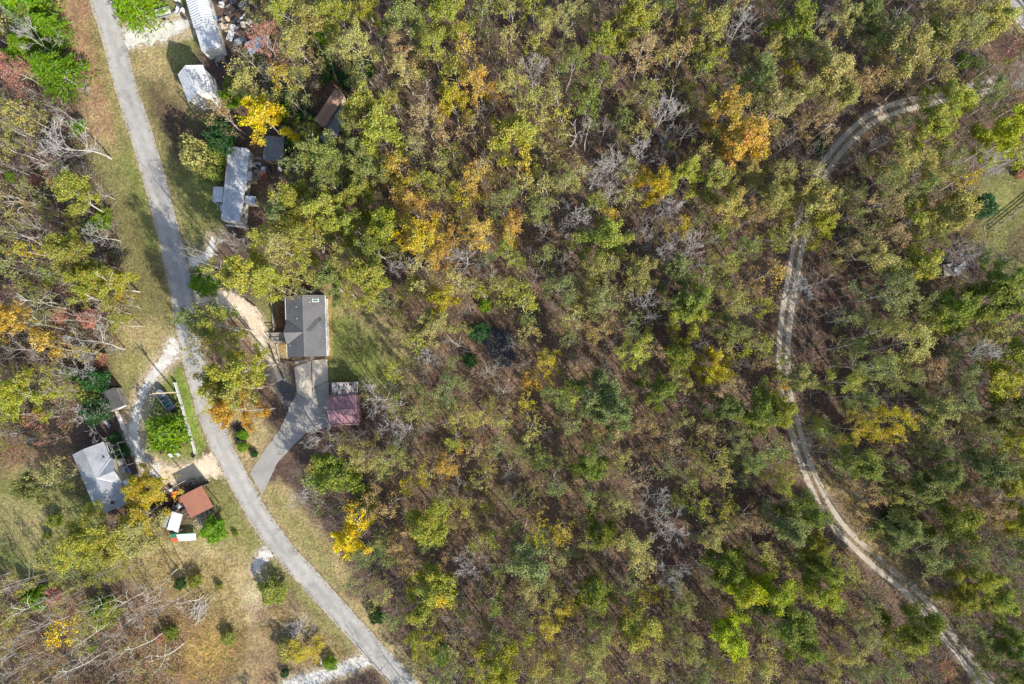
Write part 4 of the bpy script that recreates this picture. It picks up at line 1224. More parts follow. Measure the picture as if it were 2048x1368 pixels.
def yard_bits():
    r = tag(empty('raised_bed', P(345, 896), math.atan2(15, 50)), 'low brick-edged raised bed below the round green tree', 'planter')
    n = 14
    for k in range(n):
        for y in (-.42, .42):
            x = -2.25 + 4.5 * (k + .5) / n
            MB().rbox(x, y, 4.5 / n - .02, .14, 0, .28 + .02 * (k % 3)).build('brick', MT['brick'], r)
    for x in (-2.33, 2.33):
        for y in (-.2, .2):
            MB().rbox(x, y, .14, .34, 0, .28).build('brick', MT['brick'], r)
    MB().box(-2.25, 2.25, -.34, .34, 0, .2).build('soil', MT['mulch'], r)
    for lab, p, a in (('white plastic lawn chair tipped on the island grass, left one', (345, 911), .5), ('white plastic lawn chair tipped on the island grass, right one', (359, 909), -.9)):
        c = tag(empty('lawn_chair', P(*p), a), lab, 'chair', 'white lawn chairs on the island')
        MB().box(-.25, .25, -.25, .25, .38, .42).build('seat', MT['white_paint'], c)
        MB().slab([(-.25, .22, .42), (.25, .22, .42), (.25, .42, .9), (-.25, .42, .9)], .03).build('backrest', MT['white_paint'], c)
        for x in (-.23, .23):
            for y in (-.23, .23):
                MB().box(x - .03, x + .03, y - .03, y + .03, 0, .38).build('leg', MT['white_paint'], c)
            MB().box(x - .03, x + .03, -.25, .25, .6, .64).box(x - .02, x + .02, -.24, -.2, .42, .6).build('armrest', MT['white_paint'], c)
    t = MB().torus((0, 0, .12), .26, .12, 18, 8).build('tyre', MT['black']); t.location = P(387, 911)
    tag(t, 'black tyre lying at the lower end of the white fence', 'tyre')
    # clutter by the rust-red carport
    for lab, nm, p, mk, cat in (
        ('orange plastic drum beside the rust-red carport', 'plastic_drum', (352, 984), 'orange', 'drum'),
        ('red plastic drum at the corner of the rust-red carport', 'plastic_drum', (350, 990), 'red', 'drum'),
        ('white plastic drum beside the orange drum by the carport', 'plastic_drum', (346, 979), 'white_paint', 'drum')):
        o = tag(empty(nm, P(*p)), lab, cat)
        MB().tube((0, 0, 0), (0, 0, .85), .28, .28, 12).build('body', MT[mk], o)
        MB().torus((0, 0, .3), .285, .03, 14, 5).torus((0, 0, .6), .285, .03, 14, 5).build('hoop', MT[mk], o)
        MB().tube((0, 0, .85), (0, 0, .9), .25, .25, 12).build('lid', MT[mk], o)
    for k, (x, y) in enumerate(((357, 1004), (361, 1010), (354, 1012), (363, 1000), (366, 1014), (350, 1006))):
        junk(random.Random(k + 70), x, y, 'by the rust-red carport', k)
    for k, (x, y) in enumerate(((508, 318), (512, 330), (519, 336), (515, 346), (525, 340), (535, 336), (508, 352), (540, 345), (530, 352), (562, 340), (558, 330))):
        junk(random.Random(k + 170), x, y, 'by the small grey shed', k)
    for k, (x, y) in enumerate(((213, 845), (221, 850), (240, 880), (246, 890), (252, 912), (254, 924), (262, 940))):
        junk(random.Random(k + 270), x, y, 'by the silver-roofed house', k)
    o = tag(empty('stone_block', P(1826, 1173), .7), 'pale stone slab at the edge of the gravel track', 'stone')
    MB().rbox(0, 0, 1.3, .8, 0, .25, 0, .9).build('slab', MT['concrete'], o)
    MB().rbox(.2, 1.2, .9, .5, 0, .2, .3, .9).build('slab', MT['concrete_old'], o)
    # right edge: fence, rails and a red tractor
    A, B = P(1980, 462), P(2075, 385)
    d = B - A; L = d.length
    f = tag(empty('rail_fence', A, math.atan2(d.y, d.x)), 'grey rail fence crossing the lawn at the right edge', 'fence')
    n = 5
    for k in range(n + 1):
        MB().box(L * k / n - .07, L * k / n + .07, -.07, .07, 0, 1.25).build('post', MT['weathered_wood'], f)
    for z in (.35, .75, 1.12):
        MB().box(0, L, -.12, -.075, z, z + .14).build('rail', MT['weathered_wood'], f)
    A, B = P(2033, 296), P(2040, 330)
    d = B - A; L = d.length
    f = tag(empty('metal_gate', A, math.atan2(d.y, d.x)), 'white double-rail gate near the right edge above the lawn', 'gate')
    for x in (0, L):
        MB().box(x - .06, x + .06, -.06, .06, 0, 1.3).build('post', MT['white_paint'], f)
    for y in (-.25, .25):
        MB().box(0, L, y - .04, y + .04, 1.0, 1.1).build('rail', MT['white_paint'], f)
    MB().box(-.03, .03, -.25, .25, .95, 1.0).box(L - .03, L + .03, -.25, .25, .95, 1.0).build('bracket', MT['white_paint'], f)
    t = tag(empty('garden_tractor', P(2043, 343), 1.1), 'small red garden tractor cut by the right edge', 'tractor')
    MB().box(.1, 1.0, -.28, .28, .4, .85).build('bonnet', MT['red'], t)
    MB().box(-.75, -.2, -.5, .5, .5, .65).build('mudguard', MT['red'], t)
    MB().box(-.55, -.15, -.2, .2, .65, .75).box(-.6, -.5, -.2, .2, .75, 1.1).build('seat', MT['black'], t)
    for x, rr in ((.75, .2), (-.5, .3)):
        for y in (-.45, .45):
            MB().torus((x, y, rr), rr * .7, rr * .3, 14, 6, 'y').build('wheel', MT['black'], t)
    MB().bar((0, 0, .8), (-.15, 0, 1.05), .04, .04).torus((-.17, 0, 1.07), .15, .02, 12, 5).build('steering_wheel', MT['black'], t)
    o = tag(empty('mailbox', P(573, 1328)), 'red and white mailbox post by the bottom gravel lane', 'mailbox')
    o.location = P(647, 1319)
    MB().box(-.05, .05, -.05, .05, 0, 1.1).build('post', MT['weathered_wood'], o)
    MB().box(-.12, .12, -.28, .28, 1.1, 1.32).build('box', MT['white_paint'], o)
    MB().box(.12, .15, -.1, .05, 1.15, 1.42).build('flag', MT['red'], o)

SAID = set()
def junk(rr, x, y, where, k):
    kind = rr.choice(('crate', 'crate', 'board_stack', 'drum', 'tub', 'appliance', 'sheet', 'tyre'))
    cn, cm = ('blue', 'blue') if rr.random() < .07 else rr.choice((('white', 'white_paint'), ('white', 'white_metal'), ('grey', 'grey_metal'), ('brown', 'dark_wood'), ('dark', 'dark_metal'), ('brown', 'weathered_wood'), ('pale', 'pale_wood'), ('rusty', 'rust_roof')))
    a = rr.uniform(0, 3.1)
    pos = place(x, y)
    def T(name, noun):
        lab = '%s %s %s, %s' % (cn, noun, where, pos)
        if lab in SAID:
            lab = '%s %s %s, %s point %s across' % (cn, noun, where, num(x / 20.48), num(int(x / 2.048) % 10))
        SAID.add(lab)
        return tag(empty(name, P(x, y), a), lab, noun.split()[-1], 'discarded things ' + where)
    if kind == 'crate':
        s, t, h = rr.uniform(.45, .8), rr.uniform(.4, .7), rr.uniform(.35, .6)
        o = T('crate', 'open crate')
        MB().box(-s, s, -t, t, 0, .05).build('base', MT[cm], o)
        for sg in (-1, 1):
            MB().box(*sorted((sg * s, sg * (s - .05))), -t, t, .05, h).build('side', MT[cm], o)
            MB().box(-s + .05, s - .05, *sorted((sg * t, sg * (t - .05))), .05, h).build('side', MT[cm], o)
    elif kind == 'board_stack':
        o = T('board', 'stacked boards')
        for q in range(3):
            MB().rbox(rr.uniform(-.1, .1), rr.uniform(-.1, .1), rr.uniform(1.5, 2.3), .3, .06 * q, .06 * q + .05, rr.uniform(-.15, .15)).build('board', MT[cm], o)
    elif kind == 'drum':
        o = T('drum', 'steel drum')
        MB().tube((0, 0, 0), (0, 0, .88), .29, .29, 12).build('body', MT[cm], o)
        MB().torus((0, 0, .3), .295, .025, 14, 5).torus((0, 0, .6), .295, .025, 14, 5).build('hoop', MT[cm], o)
    elif kind == 'tub':
        o = T('tub', 'plastic tub')
        MB().rbox(0, 0, .7, .5, 0, .4, 0, 1.2).build('body', MT[cm], o)
        MB().rbox(0, 0, .9, .66, .4, .45).build('lid', MT[cm], o)
    elif kind == 'appliance':
        o = T('appliance', 'discarded appliance')
        MB().box(-.35, .35, -.35, .35, 0, .9).build('body', MT[cm], o)
        MB().box(-.3, .3, -.38, -.35, .1, .6).build('door', MT['grey_metal'], o)
        MB().box(-.33, .33, .2, .35, .9, 1.02).build('control_panel', MT['grey_metal'], o)
    elif kind == 'sheet':
        o = T('roofing_sheet', 'bent roofing sheet')
        m = MB(); ribbed_slope(m, (-.9, -.5, .08), (.9, -.5, .08), (.9, .5, .3), (-.9, .5, .3), .02, .2, .05, .03)
        m.build('sheet', MT[cm], o)
        MB().box(-.8, .8, .3, .45, 0, .2).build('support', MT['dark_wood'], o)
    else:
        o = T('tyre', 'old tyre'); o['label'] = 'black old tyre %s, %s' % (where, pos)
        MB().torus((0, 0, .11), .24, .11, 16, 6).build('tread', MT['black'], o)
        MB().torus((0, 0, .2), .17, .03, 16, 5).build('rim', MT['grey_metal'], o)

def junkyard():
    rr = random.Random(12)
    spots = [(446, 12), (452, 28), (441, 38), (449, 46), (456, 40), (438, 50), (446, 56), (441, 62), (455, 58), (433, 40), (462, 18), (444, 4),
             (470, 10), (477, 22), (482, 34), (476, 46), (488, 52), (470, 58), (478, 66), (463, 72), (470, 80), (484, 72), (492, 64), (498, 44), (505, 30), (487, 12), (496, 8), (512, 50), (480, 82),
             (358, 4), (362, 14), (368, 24), (372, 36), (355, 22)]
    for k, (x, y) in enumerate(spots):
        junk(rr, x + rr.uniform(-2, 2), y + rr.uniform(-2, 2), 'by the white trailer', k)
junkyard()
yard_bits()

# ------------------------------------------------------------------ trees
def norm(v):
    return v / (np.linalg.norm(v) + 1e-9)

def grow(rng, segs, tips, p, d, L, r, lev, maxlev, nchild, up, spread):
    n = 4 if lev == 1 else 3
    for k in range(n):
        d = norm(d + rng.normal(0, 0.16, 3) + np.array([0, 0, up]))
        q = p + d * L / n
        r1 = r * (1 - 0.62 * (k + 1) / n)
        r0 = r * (1 - 0.62 * k / n)
        segs.append((p, q, r0, r1, lev))
        if lev >= 2 and k < n - 1 and rng.random() < .6: tips.append((q, lev))
        if lev < maxlev and k >= 1:
            for c in range(nchild[lev] if k == n - 1 else max(1, nchild[lev] - 1)):
                ax = norm(np.cross(d, rng.normal(0, 1, 3)))
                a = rng.uniform(*spread)
                nd = norm(d * math.cos(a) + ax * math.sin(a))
                if nd[2] < -0.15: nd[2] *= -0.4
                grow(rng, segs, tips, q, nd, L * rng.uniform(0.42, 0.66), max(r1 * 0.62, 0.018), lev + 1, maxlev, nchild, up * 0.8, spread)
        p = q
    tips.append((p, lev))


def skeleton(seed, h, R, nl, maxlev, nchild, low=0.42, bend=0.10):
    rng = np.random.default_rng(seed)
    segs = []; tips = []
    p = np.zeros(3); d = np.array([0, 0, 1.0]); r = 0.0125 * h + 0.02
    nodes = []
    nt = 8
    for k in range(nt):
        d = norm(d + np.append(rng.normal(0, bend, 2), 0) + np.array([0, 0, 0.15]))
        q = p + d * h * 0.88 / nt
        r1 = r * (1 - 0.095 * (1 + k * 0.15))
        segs.append((p, q, r, r1, 0))
        nodes.append((q, r1)); p = q; r = r1
    az = rng.uniform(0, 6.28)
    for k in range(nl):
        t = low + (0.97 - low) * (k + rng.uniform(0, .8)) / nl
        f = t * nt - 1
        i = min(nt - 1, max(0, int(f) + 1)); i0 = max(0, i - 1)
        b = nodes[i0][0] * (1 - (f - int(f))) + nodes[i][0] * (f - int(f))
        az += 2.4 + rng.normal(0, .3)
        el = math.radians(18 + 55 * ((t - low) / (1 - low)) ** 1.2 + rng.normal(0, 7))
        prof = 1.05 - 0.45 * max(0, (t - 0.6) / 0.4) - 0.15 * max(0, (0.55 - t) / 0.15)
        dd = np.array([math.cos(az) * math.cos(el), math.sin(az) * math.cos(el), math.sin(el)])
        grow(rng, segs, tips, b, dd, R * prof * rng.uniform(.75, 1.1), nodes[i][1] * 0.6, 1, maxlev, nchild, 0.06, (0.45, 0.95))
    tips.append((p, 1))
    return segs, tips

def tubes(segs, levels, sides):
    V = []; Q = []; n0 = 0
    for p, q, r0, r1, lev in segs:
        if lev not in levels: continue
        s = sides[min(lev, len(sides) - 1)]
        d = norm(q - p)
        u = np.array([0, 0, 1.0]) if abs(d[2]) < .9 else np.array([1.0, 0, 0])
        e1 = norm(np.cross(d, u)); e2 = np.cross(d, e1)
        t = np.arange(s) * 2 * math.pi / s
        ring = np.cos(t)[:, None] * e1 + np.sin(t)[:, None] * e2
        V.append(p + ring * r0); V.append(q + ring * r1)
        i = np.arange(s); j = (i + 1) % s
        Q.append(np.stack([n0 + i, n0 + s + i, n0 + s + j, n0 + j], 1))
        n0 += 2 * s
    return np.concatenate(V), np.concatenate(Q)

def leaves(rng, centres, clump, size, aspect=0.62, up=0.55, dirs=None):
    """rhombic leaves; returns verts, quads and the variation colour"""
    n = len(centres)
    nr = rng.normal(0, 1, (n, 3)); nr[:, 2] = np.abs(nr[:, 2]) + up
    nr /= np.linalg.norm(nr, axis=1)[:, None]
    a = rng.normal(0, 1, (n, 3)) if dirs is None else dirs + rng.normal(0, .35, (n, 3))
    e1 = a - nr * (a * nr).sum(1)[:, None]
    e1 /= np.linalg.norm(e1, axis=1)[:, None] + 1e-9
    e2 = np.cross(nr, e1)
    s = (size * rng.uniform(.7, 1.35, n))[:, None]
    V = np.stack([centres - e1 * s, centres + e2 * s * aspect + e1 * s * .1, centres + e1 * s, centres - e2 * s * aspect + e1 * s * .1], 1).reshape(-1, 3)
    Q = np.arange(4 * n).reshape(-1, 4)
    vary = np.stack([np.clip(rng.normal(.5, .2, n), 0, 1), np.clip(rng.normal(.5, .12, n) + clump[:, 0], 0, 1), np.clip(rng.normal(.55, .2, n) + clump[:, 1], 0, 1), np.ones(n)], 1)
    return V, Q, np.repeat(vary, 4, 0)

def clumps(rng, tips, per, sig):
    C = []; K = []
    for p, lev in tips:
        m = max(3, int(per * rng.uniform(.5, 1.5)))
        C.append(p + rng.normal(0, 1, (m, 3)) * np.array([sig, sig, sig * .62]))
        K.append(np.tile(rng.normal(0, .2, 2), (m, 1)))
    return np.concatenate(C), np.concatenate(K)

PROTO = {}
def make_proto(kind, i):
    rng = np.random.default_rng(1000 + hash_(kind) * 50 + i)
    out = {}
    if kind in ('leafy', 'half'):
        dense = kind == 'leafy'
        segs, tips = skeleton(100 * hash_(kind) + i, 14.0, 3.4, 11 if dense else 9, 3, [0, 2, 2, 0], .42 if dense else .40)
        tips = [t for t in tips if t[1] >= 2 or rng.random() < .5]
        if not dense:
            tips = [t for t in tips if rng.random() < .75]
        c, k = clumps(rng, tips, 28 if dense else 15, .35 if dense else .33)
        keep = c[:, 2] > 3.2
        c, k = c[keep], k[keep]
        out['crown'] = leaves(rng, c, k, .158 if dense else .145)
        out['trunk'] = tubes(segs, (0, 1, 2, 3), (7, 4, 3, 3))
        zc = c[:, 2].mean(); rad = np.percentile(np.hypot(c[:, 0] - c[:, 0].mean(), c[:, 1] - c[:, 1].mean()), 92)
        off = c[:, :2].mean(0)
    elif kind == 'bare':
        segs, tips = skeleton(700 + i, 13.0, 3.5, 10, 4, [0, 2, 3, 2, 0], .38)
        segs = [(p, q, max(r0, .020), max(r1, .017), l) for p, q, r0, r1, l in segs]
        out['trunk'] = tubes(segs, (0,), (7,))
        out['twigs'] = tubes(segs, (1, 2, 3, 4), (4, 4, 3, 3, 3))
        a = np.array([t[0] for t in tips]); zc = a[:, 2].mean(); off = a[:, :2].mean(0)
        rad = np.percentile(np.hypot(a[:, 0] - off[0], a[:, 1] - off[1]), 92)
    elif kind == 'snag':
        segs, tips = skeleton(900 + i, 14.0, 2.6, 5, 2, [0, 1, 1], .5, .16)
        segs = [(p, q, max(r0 * .75, .03), max(r1 * .75, .025), l) for p, q, r0, r1, l in segs]
        out['trunk'] = tubes(segs, (0, 1, 2, 3), (7, 5, 4, 3))
        a = np.array([t[0] for t in tips]); zc = a[:, 2].mean(); off = a[:, :2].mean(0); rad = 2.4
    elif kind == 'round':
        segs, tips = skeleton(400 + i, 4.2, 1.5, 14, 2, [0, 2, 0], .15, .06)
        n = 2600
        u = rng.normal(0, 1, (n, 3)); u /= np.linalg.norm(u, axis=1)[:, None]
        lump = 1 + .27 * np.sin(u[:, 0] * 4 + 2 * i) * np.cos(u[:, 1] * 5 + 1.3 * i) + .16 * np.sin(u[:, 2] * 7 + u[:, 0] * 4)
        rr_ = (rng.uniform(.55, 1.0, n) ** .5) * lump
        c = u * rr_[:, None] * np.array([2.0, 2.0, 2.0]) + np.array([0, 0, 2.35])
        c = c[c[:, 2] > .15]
        kk = np.repeat(rng.normal(0, .10, (len(c) // 10 + 1, 2)), 10, 0)[:len(c)]
        out['crown'] = leaves(rng, c, kk, .15, .6, .4)
        out['trunk'] = tubes(segs, (0, 1), (6, 4))
        zc, rad, off = 2.35, 2.0, np.zeros(2)
    elif kind == 'cedar':
        segs, tips = skeleton(500 + i, 9.0, 1.2, 16, 1, [0, 0], .1, .03)
        n = 4200
        t = rng.random(n) ** .75
        az = rng.uniform(0, 6.283, n)
        lob = 1 + .22 * np.sin(az * 7 + t * 19 + i) + .12 * np.sin(az * 13 - t * 31)
        R = 2.6 * (1 - t) ** .72 * lob * np.sqrt(rng.uniform(.35, 1, n)) + .05
        c = np.stack([R * np.cos(az), R * np.sin(az), .5 + 8.6 * t], 1)
        dirs = np.stack([np.cos(az), np.sin(az), np.full(n, .25)], 1)
        kk = np.stack([.12 * np.sin(az * 7 + t * 19), .1 * np.cos(az * 5)], 1)
        out['crown'] = leaves(rng, c, kk, .22, .30, .35, dirs)
        out['trunk'] = tubes(segs, (0, 1), (6, 4))
        zc, rad, off = 3.4, 2.5, np.zeros(2)
    if kind in ('leafy', 'half', 'bare'):
        pick_ = [s for s in segs if s[4] < 2 or (kind == 'bare' and (s[4] == 2 or (s[4] == 3 and rng.random() < .4)))]
        out['wood_low'] = tubes(pick_, (0, 1, 2, 3), (5, 3, 3, 3))
    hgt = {'leafy': 14, 'half': 14, 'bare': 13, 'snag': 14, 'round': 4.4, 'cedar': 9.1}[kind]
    rec = dict(kind=kind, h=hgt, zc=float(zc), rad=float(rad), off=off, raw=out, mesh={})
    for k, dat in out.items():
        if k == 'wood_low': continue
        if k == 'crown':
            me = np_mesh('%s_crown' % kind, dat[0], dat[1], {'leaf_vary': dat[2]}); me.materials.append(LEAF_OBJ)
        else:
            me = np_mesh('%s_%s' % (kind, k), dat[0], dat[1])
            me.materials.append(MT['bark_pale'] if kind == 'snag' else (MT['twigs'] if k == 'twigs' else MT['bark']))
        rec['mesh'][k] = me
    return rec

def hash_(k):
    return {'leafy': 1, 'half': 2, 'bare': 3, 'snag': 4, 'round': 5, 'cedar': 6}[k]
NV = {'leafy': 7, 'half': 7, 'bare': 5, 'snag': 4, 'round': 3, 'cedar': 3}
for kd, n in NV.items():
    PROTO[kd] = [make_proto(kd, i) for i in range(n)]

LC = {'g': (0.245, 0.28, 0.06), 'e': (0.252, 0.275, 0.095), 'y': (0.36, 0.36, 0.068), 'L': (0.40, 0.43, 0.045), 'Y': (0.50, 0.40, 0.055), 'Z': (0.68, 0.52, 0.03), 'o': (0.54, 0.36, 0.085),
      't': (0.39, 0.285, 0.145), 'k': (0.39, 0.36, 0.12), 'd': (0.05, 0.12, 0.04), 'p': (0.44, 0.22, 0.17), 'r': (0.42, 0.16, 0.06), 'G': (0.165, 0.28, 0.022)}
LN = {'g': 'green', 'e': 'grey-green', 'y': 'yellow-green', 'L': 'lime', 'Y': 'golden', 'Z': 'bright golden', 'o': 'orange', 't': 'tan', 'k': 'khaki', 'd': 'dark green', 'p': 'pinkish red', 'r': 'rust-red', 'G': 'bright green'}

def T(txt):
    out = []
    for w in txt.split():
        a = w.split(',')
        out.append((float(a[0]), float(a[1]), float(a[2]), {'l': 'leafy', 'h': 'half', 'b': 'bare', 's': 'snag', 'r': 'round', 'c': 'cedar'}[a[3][0]], a[3][1] if len(a[3]) > 1 else 'k'))
    return out
